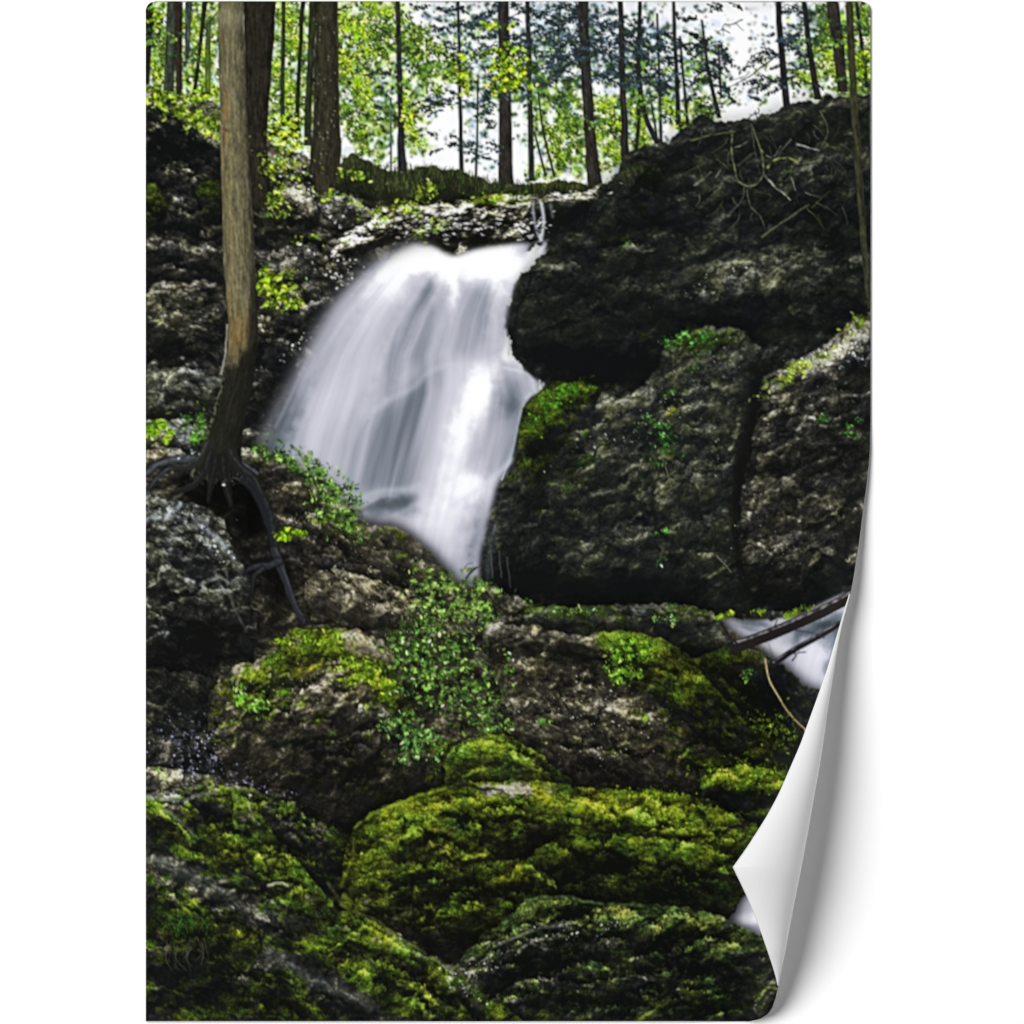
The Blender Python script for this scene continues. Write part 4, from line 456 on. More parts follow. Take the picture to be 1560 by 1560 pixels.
    col = col*(1+tint[..., None]*np.array([.07, .06, -.12], np.float32))
    mo = MOSSM[sl]+mb+.75*fbm(X/26, Y/20, 5, seed+50, .6)+.16*np.tanh(std(gradup(h, 5), mm))
    ma = np.clip(mo/msoft, 0, 1)
    fz = fbm(X/3.2, Y/3.6, 3, seed+61)
    mt = t0-.05+bias+.0+con*1.05*(.95*L+.34*D+.20*D2+.35*big)*(1+.8*np.clip(e, -.3, .5))+e+.20*fz
    mt = np.where(mt > .7, .7+.3*np.tanh((mt-.7)/.4), mt)
    mc = ramp(np.clip(mt, 0, 1), moss); mc = mc*.88+mc.mean(-1, keepdims=True)*.12; mc = mc*(1+.22*fbm(X/40, Y/40, 2, seed+70)[..., None]*np.array([1.1, .1, -.6], np.float32))
    ma = ma*np.clip(1.05+.30*L+.9*fz, .12, 1)
    col = col+(mc-col)*ma[..., None]
    if rim: 
        ed = np.clip((mm-blur(np.roll(mm, 5, 0), 1.5)), 0, 1)*mm*np.clip(.4+1.4*perlin(X/14, Y/14, seed+9), 0, 1)
        col = col+(np.array([225, 225, 200])-col)*(ed*rim)[..., None]
    s_ = (np.clip(blur(m, shr)*1.6, 0, 1)*(1-m)*sh).astype(np.float32) if sh > 0 else None
    return name, label, m, mm, sl, np.clip(col, 0, 255), s_
def put_patch(f):
    name, label, m, mm, sl, col, s_ = f.result()
    if s_ is not None: IMG[:] *= (1-s_)[..., None]   # printed contact shade round the mass
    put(col, mm, sl)
    if name: region(name, m, label)
def gradup(h, s):
    return np.gradient(blur(h, s))[0]
def trunk(pts, col, name='printed_tree_trunk', hi=None, bark=1., soft=1.3, seed=0, label=None, lit=0., fade=0):
    """pts: (x, y, half width)"""
    P = np.array(pts, float); Y = GY[:, 0]
    a, b = P[0, 1], P[-1, 1]; rows = np.where((Y >= a) & (Y <= b))[0]
    if len(rows) == 0: return
    Q = smooth(P, False, 8); o = np.argsort(Q[:, 1]); Q = Q[o]
    cx = np.interp(Y, Q[:, 1], Q[:, 0])+.5*np.interp(Y, np.arange(0, 1600, 31), rng.randn(52))*min(1, P[:, 2].mean()/5); hw = np.interp(Y, Q[:, 1], Q[:, 2])
    x0 = int(max(0, (cx-hw)[rows].min()-PX0-4)); x1 = int(min(PW, (cx+hw)[rows].max()-PX0+5))
    if x1 <= x0: return
    sl = (slice(rows[0], rows[-1]+1), slice(x0, x1)); X = GX[sl]; YY = GY[sl]
    w = hw[rows][:, None]*(1+.03*perlin(X*0+seed, YY/17, seed)); s = (X-cx[rows][:, None])/w
    m = np.clip((1-np.abs(s))*w/soft+.5, 0, 1)
    if fade: m = m*np.clip((b-fade*.5*(1+perlin(X/6, YY/9, 3))-YY)/fade+.5, 0, 1)
    n = 1.1*fbm(s*w/4.5+seed, YY/34, 4, seed+2)+.5*fbm(s*w/9+3, YY/12, 3, seed+6)+.35*perlin(s*w/2.2, YY/7, seed+9)
    k = 1+bark*.55*n+(-.30*s*s-.10*s)+lit*np.clip(np.abs(s)-.72, 0, 1)*3*(np.sign(s)*np.sign(lit)*.5+.5)
    c = np.clip(np.array(col, np.float32)*k[..., None], 0, 255)
    put(c, m, sl)
    if name:
        M = np.zeros((PH, PW), np.float32); M[sl] = m; region(name, M, label)

from concurrent.futures import ThreadPoolExecutor
POOL = ThreadPoolExecutor(4); go = lambda *a, **k: POOL.submit(patch_texture, *a, **k)
JOB = [
    go('printed_cliff', HILL_L, ang=24, st=1.7, sc=27, stone=STONE, t0=.335, con=.15, seed=200, mb=-.42, sh=0, rk=1.2, dome=(10, .6), label='dark wooded bank left of the waterfall'),
    go('printed_bank', GRASS, ang=80, st=2.2, sc=12, stone=[(0, (14, 16, 10)), (.4, (40, 44, 26)), (.7, (78, 84, 46)), (1, (150, 160, 90))], moss=MOSSD, t0=.40, con=.12, seed=230, mb=-.05, sh=.0, rk=.9, dome=(8, .8)),
    go('printed_ledge', LEDGE, ang=-6, st=3.4, sc=12, block=.5, stone=[(0, (12, 12, 10)), (.3, (34, 32, 28)), (.5, (104, 100, 84)), (.68, (188, 184, 164)), (.85, (236, 234, 222)), (1, (252, 252, 250))], moss=MOSS, t0=.31, con=.23, seed=240, mb=-.28, sh=.3, rk=1., dome=(6, .8)),
    go('printed_cliff', CLIFF_R, ang=-22, st=1.8, sc=25, stone=DARK, moss=MOSSD, t0=.33, con=.115, seed=260, mb=-.42, sh=.3, rk=1.3, dome=(12, .15), label='dark wet cliff right of the waterfall'),
    go('printed_rock', WRAP_ROCK, ang=-40, st=1.5, sc=20, stone=DARK, moss=MOSSG, t0=.34, con=.12, seed=460, mb=-.32, sh=.12, rk=.6, dome=(12, 1.), shr=5, label='mossy rock face beside the waterfall'),
    go(None, RSTRIP, ang=-30, st=1.5, sc=18, stone=STONE, moss=MOSSD, t0=.32, con=.14, seed=470, mb=-.3, sh=.2),
    go(None, UNDER, ang=30, stone=DARK, moss=MOSSD, t0=.3, con=.12, seed=480, mb=-.1, sh=0),
]
JOBC = [go(None, pp, **{**dict(stone=DARK, moss=MOSSD, seed=300+10*k, t0=.38, con=.125, mb=-.35, sh=.25, ang=-25, st=1.6, sc=22, edge=3, rk=1.6, dome=(16, .7), grad=.6), **kw}) for k, (pp, kw) in enumerate(CLIFF_ROCKS)]
JOBH = [go(None, pp, **{**dict(stone=STONE, moss=MOSSG, seed=800+10*k, t0=.36, con=.13, mb=-.4, sh=.4, ang=20, st=1.5, sc=20, edge=1.5, rk=1.2, dome=(10, 1.), grad=.8), **kw}) for k, (pp, kw) in enumerate(HILL_ROCKS)]
JOBF = [None if nm == 'TREE' else go(nm, pp, **{**dict(seed=500+12*k), **kw}) for k, (nm, pp, kw) in enumerate(FRONT)]
# ---- sky
ONE = np.ones((PH, PW), np.float32); LMC = np.clip(.92+1.2*fbm(GX/10, GY/9, 3, 640), .45, 1.4)
n1 = fbm(GX/90, GY/70, 3, 1)
IMG[:] = np.array([251, 252, 254])+np.minimum(n1, .3)[..., None]*np.array([14, 6, 2])
REG[:] = 0
# ---- far leaves, by clump density
YG = [(3, (156, 188, 62)), (5, (118, 150, 50)), (5, (86, 118, 42)), (1.2, (200, 220, 110)), (3, (54, 82, 38)), (1.5, (38, 56, 40))]
MG = [(4, (96, 138, 52)), (3, (68, 106, 44)), (2, (146, 180, 66)), (2, (42, 66, 44)), (1, (30, 44, 46))]
TE = [(4, (50, 68, 62)), (3, (36, 48, 48)), (2, (86, 108, 100)), (1, (84, 116, 62)), (1, (112, 134, 150))]
DB = [(5, (30, 44, 62)), (4, (44, 66, 88)), (2, (72, 98, 140)), (2, (28, 40, 40)), (1, (70, 104, 60)), (2, (110, 140, 186))]
PL = [(3, (214, 232, 190)), (3, (190, 214, 226)), (2, (206, 224, 120))]
def clump(L, s1=14, th=.0, seed=0):
    d = blobs(L); n = fbm(GX/s1, GY/s1, 3, seed)+.45*fbm(GX/40, GY/40, 2, seed+7)
    return np.clip(d, 0, 1.4)*np.clip(n*2.2-th+.45, 0, 1)*(GY < 330)
leafL = clump(LEAF_YG, 13, .1, 101); leafM = clump(LEAF_MG, 13, .25, 111); leafD = clump(LEAF_DB, 12, .30, 121)
midg = np.clip(1-.6*np.exp(-(((GX-665)/95)**2)**1.5), 0, 1); leafL = leafL*midg; leafM = leafM*midg; leafD = leafD*(.55+.3*(GX > 790))*np.where((GX > 1090) & (GX < 1200), .5, 1)
soft_ = blur(leafL, 5)[..., None]; IMG += (np.array([168, 196, 104])-IMG)*np.clip(soft_*.7, 0, .55)
soft_ = blur(leafD, 7)[..., None]; IMG += (np.array([206, 222, 240])-IMG)*np.clip(soft_*.7, 0, .4)
scatter(blur(leafL, 6), 2600, 5, 14, .7, PL, al=(.3, .6), soft=4, seed=1, lightmap=ONE)
scatter(blur(leafD, 5), 800, 5, 12, .5, [(2, (170, 196, 226)), (1, (200, 220, 200))], al=(.3, .6), soft=4, seed=2, lightmap=ONE)
scatter(leafD, 5600, 1.3, 4.2, .45, TE, ang=(20, 50), lightmap=LMC, seed=3)
scatter(leafM, 4500, 1.4, 4.6, .6, MG, lightmap=LMC, seed=5)
scatter(leafL, 13000, 1.3, 4.4, .6, YG, lightmap=LMC, seed=4)
IMG[:300] = np.stack([blur(IMG[:300, :, k], 1.) for k in range(3)], -1)
scatter(leafL+.4*leafM, 2600, 1.3, 4.4, .6, YG, lightmap=LMC, seed=14)
scatter(np.clip(leafL-.3, 0, 2), 900, 1.5, 4.5, .6, [(1, (236, 246, 196)), (1, (222, 236, 120))], seed=15, lightmap=ONE)
fol = np.clip(blur(leafL+leafM+leafD, 5)*1.5, 0, 1); region('printed_foliage', fol*(GY < 300))
def bough(q, w, n, pal, l0, l1, seed, ang=(60, 40)):
    r = np.random.RandomState(seed); c = smooth(q, False, 10); k = r.randint(0, len(c), n); d = r.randn(n, 2)*w*.42
    kk = (k*7+seed) % 11; clump_ = np.stack([np.sin(kk*2.1), np.cos(kk*1.7)], 1)*w*.35
    xy = c[k]+d*.75+clump_; P_ = np.array([t[1] for t in pal], np.float32); wt = np.array([t[0] for t in pal], float); j = r.choice(len(pal), n, p=wt/wt.sum())
    sh_ = np.clip(.95+.5*r.randn(n)*.35-.25*(d[:, 1] > w*.2), .4, 1.4)
    stroke(q, 1.2, .7, (50, 52, 36), .6, 1, .1)
    stamp(xy[:, 0], xy[:, 1], l0+(l1-l0)*r.rand(n)**1.5, (l0+(l1-l0)*r.rand(n)**1.5)*.55, np.radians(ang[0]+ang[1]*r.randn(n)), list(np.clip(P_[j]*sh_[:, None], 0, 255)), .7+.3*r.rand(n), 1.)
for i, (q, w, n, kind) in enumerate(BOUGHS):
    pal = [[(4, (104, 140, 30)), (3, (74, 106, 26)), (2, (146, 178, 44)), (2, (44, 66, 30)), (1, (190, 214, 90))], [(4, (38, 50, 58)), (3, (30, 38, 40)), (2.5, (58, 76, 92)), (2, (52, 76, 44))], [(4, (170, 206, 40)), (3, (120, 160, 28)), (2, (214, 236, 90)), (1, (70, 100, 26))]][kind]
    bough(q, w, n, pal, 1.4, 4.4 if kind != 1 else 3.2, 40+i, (60, 40) if kind != 1 else (30, 45))
# ---- thin trunks
for i, (pts, c) in enumerate(THIN):
    trunk(pts, c, seed=i*3+1, lit=.0)
for p in TWIGS:
    (xa, ya), (xb, yb), w = p; q = [(xa, ya)]
    for k in range(1, 4): q.append((xa+(xb-xa)*k/4+rnd.uniform(-5, 5), ya+(yb-ya)*k/4+rnd.uniform(-4, 4)))
    q.append((xb, yb)); stroke(q, w, .8, (34, 38, 38), .85, 1)
    for k in range(5):
        t = rnd.uniform(.2, 1); bx, by = xa+(xb-xa)*t, ya+(yb-ya)*t
        stroke([(bx, by), (bx+rnd.uniform(-16, 16), by+rnd.uniform(2, 15))], 1.2, .6, (46, 54, 56), .7, 1)
# conifer sprays: drooping twiglets set with needles
r2 = random.Random(9)
for (x, y, sp, n, kind) in SPRAYS:
    for k in range(n):
        bx, by = x+r2.gauss(0, sp), y+r2.gauss(0, sp*.6); dr = r2.choice([-1, 1]); L = r2.uniform(10, 28)
        pts = [(bx+dr*L*t, by+L*(.05*t+.35*t*t)) for t in (0, .33, .66, 1)]
        c = r2.choice([(38, 46, 54), (30, 38, 40), (56, 72, 86), (42, 58, 48)] if kind == 0 else [(54, 84, 40), (92, 124, 48), (38, 58, 38)] if kind == 1 else [(26, 32, 34), (40, 50, 50)])
        stroke(pts, 1.7, .8, c, .8, 1.2, 0)
        m = r2.randint(5, 11); t = np.array([r2.random() for _ in range(m)])
        xs = bx+dr*L*t; ys = by+L*(.05*t+.35*t*t)+np.array([r2.uniform(-1, 3.5) for _ in range(m)])
        stamp(xs, ys, np.full(m, 2.9), np.full(m, 1.3), np.array([r2.uniform(.3, 2.3) for _ in range(m)]), [np.array(c, np.float32)*r2.uniform(.8, 1.5) for _ in range(m)], np.full(m, .85))
scatter(clump(LEAF_FRONT, 10, .1, 131), 2600, 1.4, 4.4, .6, [(4, (176, 212, 30)), (3, (120, 168, 28)), (2, (214, 236, 70)), (2, (60, 96, 26))], seed=6)

# ---- the banks and rocks, back to front
put_patch(JOB[0])
for j in JOBH: put_patch(j)
put_patch(JOB[1])
r5 = random.Random(4)
for k in range(1500):
    x = r5.uniform(512, 930); yb = np.interp(x, [512, 535, 590, 650, 700, 765, 930], [262, 246, 262, 258, 266, 284, 288])+abs(r5.gauss(0, 13)); L = r5.uniform(4, 13); d = r5.gauss(0, 3)
    stroke([(x, yb+3), (x+d*.4, yb-L*.5), (x+d, yb-L)], 1.7, .6, r5.choice([(40, 56, 24), (58, 78, 32), (28, 36, 20), (92, 116, 54), (66, 64, 46), (24, 26, 18), (24, 28, 18), (50, 46, 32)]), r5.uniform(.4, .85), 1, 0, False)
put_patch(JOB[2])
put_patch(JOB[3])
for k, (pp, kw) in enumerate(CLIFF_ROCKS):
    put_patch(JOBC[k])
for p_, w0, w1, c, a, sf in CREV: stroke(p_, w0, w1, c, a, sf, .9)
# hanging roots on the right cliff
r3 = random.Random(21)
for p, w, c in ROOTS_R: stroke(p, w, w*.6, c, .85, 1.1, .25, var=.9)
for k in range(60):
    x, y = r3.uniform(1050, 1290), r3.uniform(190, 330); a = r3.gauss(1.2, .9); L = r3.uniform(12, 40)
    stroke([(x, y), (x+L*.5*math.cos(a)+r3.uniform(-5, 5), y+L*.5*math.sin(a)), (x+L*math.cos(a), y+L*math.sin(a))], 1.6, .8, r3.choice([(96, 98, 84), (64, 64, 52), (130, 130, 118), (84, 92, 40)]), r3.uniform(.3, .75), 1)

# ---- waterfall
def water(p, flow, seed, base=(166, 168, 180), lo=(94, 102, 110), hi=(249, 250, 254), tone=None, soft=4, name='printed_waterfall', label=None, k1=1., fan=False):
    m = blur(poly(p), soft)
    if fan: k = np.clip((UF-.06)/.3, 0, 1); m = blur(poly(p), 11)*(1-k)+m*k
    ys, xs = np.where(m > .005)
    sl = (slice(ys.min(), ys.max()+1), slice(xs.min(), xs.max()+1)); X = GX[sl]; Y = GY[sl]; mm = m[sl]
    u = flow(X, Y)
    s = fbm(u*16, Y/260+u*0, 3, seed)*.85+fbm(u*36, Y/300, 2, seed+4)*.15+fbm(u*90, Y/150, 2, seed+7)*.06
    t = .57+k1*.17*s+(tone[sl] if tone is not None else 0)
    c = ramp(np.clip(t, 0, 1), [(0, (42, 48, 54)), (.2, lo), (.5, base), (.72, (207, 207, 220)), (.9, hi), (1, (255, 255, 255))])
    put(c, mm, sl); region(name, m, label)
def flowA(X, Y):
    # fan: streaks spread to the lower left from the lip; u is 0 at the left edge and 1 at the right
    yy = np.array([360, 380, 420, 480, 540, 600, 660, 720, 780, 840, 900]); 
    l = np.interp(Y, yy, [610, 600, 560, 505, 462, 432, 405, 392, 380, 372, 365]); r = np.interp(Y, yy, [806, 800, 786, 772, 766, 782, 776, 760, 744, 734, 726])
    return (X-l)/(r-l)
TONE = blobs(WATER_L)
UF = flowA(GX, GY)
STK = np.clip(.75+.8*fbm(UF*20, GY/400, 3, 415)+.1*fbm(UF*60, GY/200, 2, 418), .15, 1.5)
for q, a_, sf in [([(556,645),(600,612),(645,568),(672,560),(660,640),(636,742),(580,752),(535,748),(538,700)], .27, 10), ([(765,575),(800,584),(790,640),(772,700),(738,742),(742,690),(752,620)], .17, 7), ([(640,428),(668,424),(672,470),(655,540),(628,560),(620,520)], .17, 8), ([(712,432),(750,424),(758,450),(736,520),(700,540),(696,480)], .13, 8), ([(400,690),(420,640),(455,560),(500,490),(512,500),(470,600),(450,690)], .12, 9), ([(585,470),(610,455),(600,540),(570,610),(545,640)], .07, 9)]:
    TONE -= a_*blur(poly(q), sf)*STK
TONE += .16*blur(poly([(684,420),(700,420),(694,470),(690,480)]), 4)+.10*blur(poly([(676,560),(740,560),(716,650),(680,760),(640,800),(615,800),(650,690)]), 9)
water(FALL, flowA, 400, tone=TONE, soft=3.2, fan=True)
for p, w0, w1, c, a, sf in WSTROKES: stroke(p, w0, w1, c, a, sf, .1)
put_patch(go(None, [(806,316),(850,304),(900,306),(892,326),(866,338),(850,352),(842,372),(815,368)], ang=60, stone=DARK, moss=MOSSD, t0=.17, con=.08, seed=350, mb=-.6, sh=.2, rk=.5, dome=(6,.5)))
# the thin fall above the lip
for p, w, a in UPPER_FALL: stroke(p, w, w*1.3, (226, 228, 240), a, 4.5, .1)
water(STREAM_R, lambda X, Y: (X-1090)/200+(Y-940)/900, 420, tone=blobs(STREAM_L), soft=2.5, name='printed_stream', k1=.7)
water(STREAM_B, lambda X, Y: (X-1080)/200, 430, tone=blobs(STREAMB_L), soft=2.5, name='printed_stream', k1=.7)
put_patch(JOB[4])
for p, w0, w1, c, a, sf in WSTROKES2: stroke(p, w0, w1, c, a, sf, .2)
put_patch(JOB[5])

put_patch(JOB[6])
# ---- front bank, boulders
for k, (nm, pp, kw) in enumerate(FRONT):
    if nm == 'TREE':
        exec(TREE_CODE); continue
    put_patch(JOBF[k])
for p, w0, w1, c, a, sf in FSTROKES: stroke(p, w0, w1, c, a, sf, .35, var=.8)
# log and branch across the stream
for p, w, c in LOGS:
    stroke(p, w, w*.9, c, 1, 1.4, .08)
    stroke([(x, y-w*.33) for x, y in p], w*.22, w*.2, (150, 144, 146), .75, 1.2, .15, var=.8)
    M = np.zeros((PH, PW), np.float32); r = line(p, True, 20)
    if r and w > 5: M[r[0]] = (r[1] < w/2); region('printed_log' if w > 10 else 'printed_branch', M)
for p, w, c in FINE: stroke(p, w, w*.7, c, .9, 1.1, .12)
# ---- leaves of the plants
PBX = [(4, (92, 150, 40)), (4, (58, 108, 32)), (3, (130, 184, 60)), (2, (34, 66, 26)), (1, (176, 214, 110)), (1, (200, 224, 190))]
PY = [(4, (150, 196, 34)), (3, (106, 156, 30)), (2, (190, 222, 60)), (1, (52, 84, 22))]
PALE = np.isin(REG, [k for k, v in NAMES.items() if v and v[1] and v[1].startswith('pale barkless')]).astype(np.float32)
LMP = np.clip(.82+1.1*fbm(GX/10, GY/9, 3, 655), .4, 1.25)
for (L, n, l0, l1, pal, nm) in PLANTS:
    d = blobs(L)*(1-PALE); dn = np.clip(d, 0, 1)*np.clip(.35+1.5*fbm(GX/15, GY/15, 3, 700+n), 0, 1)
    if nm: put((34, 54, 24), np.clip(blur(dn, 3)*1.3, 0, 1)*.62*np.clip(.8+1.2*fbm(GX/6, GY/6, 2, 650), .2, 1))
    scatter(dn, int(n*2.), l0*.7, l1*.86, .40, pal, seed=n, al=(.5, .9), soft=1.5, lightmap=LMP)
    if nm: region(nm, blur(np.clip(dn*2.5, 0, 1), 5)*1.25)
for k in range(60):
    x, y = r3.gauss(285, 16), r3.gauss(1412, 8); a = r3.gauss(-1.75, .55); L = r3.uniform(12, 30)
    stroke([(x, y), (x+L*.55*math.cos(a), y+L*.55*math.sin(a)), (x+L*math.cos(a)+r3.uniform(-5, 5), y+L*.85*math.sin(a)+3)], 1.8, .7, r3.choice([(58, 108, 30), (42, 80, 24), (84, 130, 44), (28, 50, 18)]), r3.uniform(.35, .75), 1)
for k in range(16):
    x, y = r3.gauss(285, 15), r3.uniform(1426, 1446); L = r3.uniform(14, 40)
    stroke([(x, y), (x+r3.gauss(0, 4), y+L*.5), (x+r3.gauss(0, 8), y+L)], 1.7, .8, r3.choice([(104, 98, 78), (80, 76, 58), (60, 58, 42)]), r3.uniform(.4, .8), 1)
# sparkles on wet stone
DRY = 1-np.isin(REG, [k for k, v in NAMES.items() if v and v[0] in ('printed_waterfall', 'printed_tree_trunk')]).astype(np.float32)
for (L, n, col, l1) in SPARK:
    scatter(blobs(L)*DRY*np.clip(fbm(GX/9, GY/9, 3, 900+n)*2.4+.1, 0, 1), int(n*.8), .9, l1*.66, .55, [(1, col)], ang=(20, 50), al=(.3, .85), seed=n) if n != 650 else scatter(blobs(L)*DRY*np.clip(fbm(GX/16, GY/5, 3, 900+n)*3.2-.1, 0, 1), 900, 1.2, 4.2, .3, [(2, col), (1, (200, 200, 190))], ang=(-8, 22), al=(.3, .9), seed=n)
# the camera that took the printed photograph sharpened its edges
us = IMG.mean(-1); us = (us-blur(us, 1.8))[..., None]
IMG += us*(.80*(1-np.isin(REG, [k for k, v in NAMES.items() if v and v[0] in ('printed_waterfall', 'printed_stream', 'printed_sky')]))[..., None])
# overall softness of the print, and the pale sheen along the top edge is left to the lamp
q = np.clip(IMG, 0, 255)/255; IMG[:] = 255*(q+.06*np.sin(2*np.pi*q)*-1*q*(1-q)*2)
# ================= the sheet of paper itself =================
COLS, ROWS = 736, 1036
def half(a):                                  # 3 samples to 2, rows and columns
    def ax0(b):
        b = b.reshape(b.shape[0]//3, 3, *b.shape[1:])
        return np.stack([(b[:, 0]+.5*b[:, 1])/1.5, (.5*b[:, 1]+b[:, 2])/1.5], 1).reshape(-1, *b.shape[2:])
    return ax0(ax0(a).swapaxes(0, 1)).swapaxes(0, 1)
PIC = half(IMG)/255.                           # 1036 x 736
LIN = np.where(PIC <= .04045, PIC/12.92, ((PIC+.055)/1.055)**2.4)*INK
def material(name, rough=.5, spec=.3):
    m = bpy.data.materials.new(name); m.use_nodes = True; b = m.node_tree.nodes['Principled BSDF']
    b.inputs['Roughness'].default_value = rough; b.inputs['Specular IOR Level'].default_value = spec
    return m, m.node_tree, b
M_PRINT, nt, b = material('printed_paper', .6, .03)
at = nt.nodes.new('ShaderNodeVertexColor'); at.layer_name = 'ink'; nt.links.new(at.outputs['Color'], b.inputs['Base Color'])
M_WHITE, nt, b = material('white_paper_back', .6, .15)
nz = nt.nodes.new('ShaderNodeTexNoise'); nz.inputs['Scale'].default_value = 900; nz.inputs['Detail'].default_value = 3
cr = nt.nodes.new('ShaderNodeValToRGB'); cr.color_ramp.elements[0].color = (.69, .69, .69, 1); cr.color_ramp.elements[1].color = (.74, .74, .74, 1)
tc = nt.nodes.new('ShaderNodeTexCoord'); nt.links.new(tc.outputs['Object'], nz.inputs['Vector']); nt.links.new(nz.outputs['Fac'], cr.inputs['Fac']); nt.links.new(cr.outputs['Color'], b.inputs['Base Color'])
M_WALL, nt, b = material('white_wall', .8, .1)
nz = nt.nodes.new('ShaderNodeTexNoise'); nz.inputs['Scale'].default_value = 40; cr = nt.nodes.new('ShaderNodeValToRGB')
cr.color_ramp.elements[0].color = (.915, .915, .915, 1); cr.color_ramp.elements[1].color = (.93, .93, .93, 1)
tc = nt.nodes.new('ShaderNodeTexCoord'); nt.links.new(tc.outputs['Object'], nz.inputs['Vector']); nt.links.new(nz.outputs['Fac'], cr.inputs['Fac']); nt.links.new(cr.outputs['Color'], b.inputs['Base Color'])

# the peeled corner: where the fold, the free edge and the lift are at each height of the sheet
OUT = np.array([(0, 1326), (640, 1326), (690, 1325), (730, 1321), (780, 1314), (830, 1308), (880, 1300), (905, 1295), (955, 1282), (980, 1277), (1030, 1269), (1080, 1261), (1130, 1254), (1170, 1248), (1220, 1239), (1277, 1229), (1330, 1219), (1395, 1206), (1445, 1197), (1502, 1185), (1520, 1181), (1535, 1176), (1545, 1169), (1552, 1158), (1556, 1141), (1580, 1130)], float)
INN = np.array([(905, 1295), (912, 1291), (950, 1280), (1020, 1260), (1057, 1247), (1112, 1227), (1132, 1220), (1171, 1203), (1212, 1185), (1245, 1167), (1292, 1137), (1321, 1116), (1360, 1135), (1400, 1152), (1457, 1172), (1485, 1181), (1502, 1185)], float)
LIFT = np.array([(0, 0), (640, 0), (700, 3), (780, 10), (850, 18), (905, 27), (1000, 40), (1100, 54), (1200, 64), (1330, 70), (1450, 62), (1502, 48), (1530, 34), (1556, 14), (1580, 8)], float)
WIDE = np.array([(0, 60), (640, 60), (780, 60), (905, 66), (1100, 76), (1330, 84), (1450, 70), (1502, 56), (1530, 40), (1556, 26)], float)
TURN = np.array([(0, 0), (640, .001), (700, .55), (780, .95), (850, 1.3), (905, 1.55), (930, math.pi/2), (1600, math.pi/2)], float)
def sm(tab, y):
    ys = np.arange(tab[0, 0], tab[-1, 0]+1.); v = np.interp(ys, tab[:, 0], tab[:, 1]); k = np.hanning(31); k /= k.sum()
    v = np.convolve(np.pad(v, 15, mode='edge'), k, 'valid')
    return np.interp(y, ys, v)
GAP = 3.6                                      # the sheet stands this far off the wall
def world(X, Y, Z):
    """print units (Z towards the viewer, off the wall) -> metres; a point raised off the wall is set so that the sheet still covers the drawn outline"""
    k = 1-Z*UNIT/CD
    return np.stack([(X-780)*UNIT*k, -Z*UNIT, -(Y-780)*UNIT*k], -1)
def corner(y, lo=2, r=15.):
    d = np.clip(r-(y-lo), 0, r); return r-np.sqrt(r*r-d*d)
yy = np.linspace(PY0, PY0+PH, ROWS+1)
xo = np.where((yy > 1500) | (yy < 660), np.interp(yy, OUT[:, 0], OUT[:, 1]), sm(OUT, yy)); hh = sm(LIFT, yy); aa = sm(WIDE, yy); tt = sm(TURN, yy)
xl = 222+corner(yy); xr = xo-corner(yy)
def front(s):
    """one row per height, s in 0..1 from the left edge to the outermost line of the sheet"""
    sa = np.maximum(np.sin(tt), 1e-4); L1 = (xr-xl)-aa*sa; Lt = L1+aa*tt
    q = s[None, :]*Lt[:, None]; th = np.clip((q-L1[:, None])/aa[:, None], 0, None)
    x = np.where(th > 0, xl[:, None]+L1[:, None]+aa[:, None]*np.sin(th), xl[:, None]+q)
    z = hh[:, None]*(1-np.cos(th))/np.maximum(1-np.cos(tt), 1e-4)[:, None]*np.where(hh > .01, 1, 0)[:, None]
    return x, np.repeat(yy[:, None], len(s), 1), z
fx, fy, fz = front(np.linspace(0, 1, COLS+1))
P = world(fx, fy, fz+GAP)
# ink at every vertex, looked up where the picture stands
gx = np.clip((fx-PX0)/1.5-.5, 0, COLS-1.001); gy = np.clip((fy-PY0)/1.5-.5, 0, ROWS-1.001); ix = gx.astype(int); iy = gy.astype(int); ux = (gx-ix)[..., None]; uy = (gy-iy)[..., None]
INKV = (LIN[iy, ix]*(1-ux)+LIN[iy, ix+1]*ux)*(1-uy)+(LIN[iy+1, ix]*(1-ux)+LIN[iy+1, ix+1]*ux)*uy
cxm = (fx[:-1, :-1]+fx[1:, 1:])/2; cym = (fy[:-1, :-1]+fy[1:, 1:])/2
RID = REG[np.clip((cym-PY0).astype(int), 0, PH-1), np.clip((cxm-PX0).astype(int), 0, PW-1)]
POS = Vector((0, 0, ZC-(1556-780)*UNIT))
base = P-np.array([0, 0, 0])
def link(o, parent=None):
    SC.collection.objects.link(o)
    if parent is not None: o.parent = parent
    return o
def mesh_from(name, V, F, mat, parent, ink=None, smooth_=False):
    me = bpy.data.meshes.new(name); me.vertices.add(len(V)); me.vertices.foreach_set('co', V.astype(np.float32).ravel())
    n = len(F); me.loops.add(n*4); me.loops.foreach_set('vertex_index', F.astype(np.int32).ravel())
    me.polygons.add(n); me.polygons.foreach_set('loop_start', np.arange(0, n*4, 4, dtype=np.int32))
    me.update(calc_edges=True)
    if ink is not None:
        a = me.color_attributes.new('ink', 'FLOAT_COLOR', 'POINT')
        a.data.foreach_set('color', np.concatenate([ink, np.ones((len(ink), 1))], 1).astype(np.float32).ravel())
    me.materials.append(mat)
    me.polygons.foreach_set('use_smooth', np.full(n, smooth_, bool)); me.update()
    return link(bpy.data.objects.new(name, me), parent)
wall = None
bm = bmesh.new(); bmesh.ops.create_cube(bm, size=1); me = bpy.data.meshes.new('wall'); bm.to_mesh(me); bm.free()
wall = link(bpy.data.objects.new('wall', me)); wall.scale = (9, .1, 6); wall.location = (0, .05, 2.4); me.materials.append(M_WALL); wall['kind'] = 'structure'
poster = link(bpy.data.objects.new('poster', None)); poster.location = POS
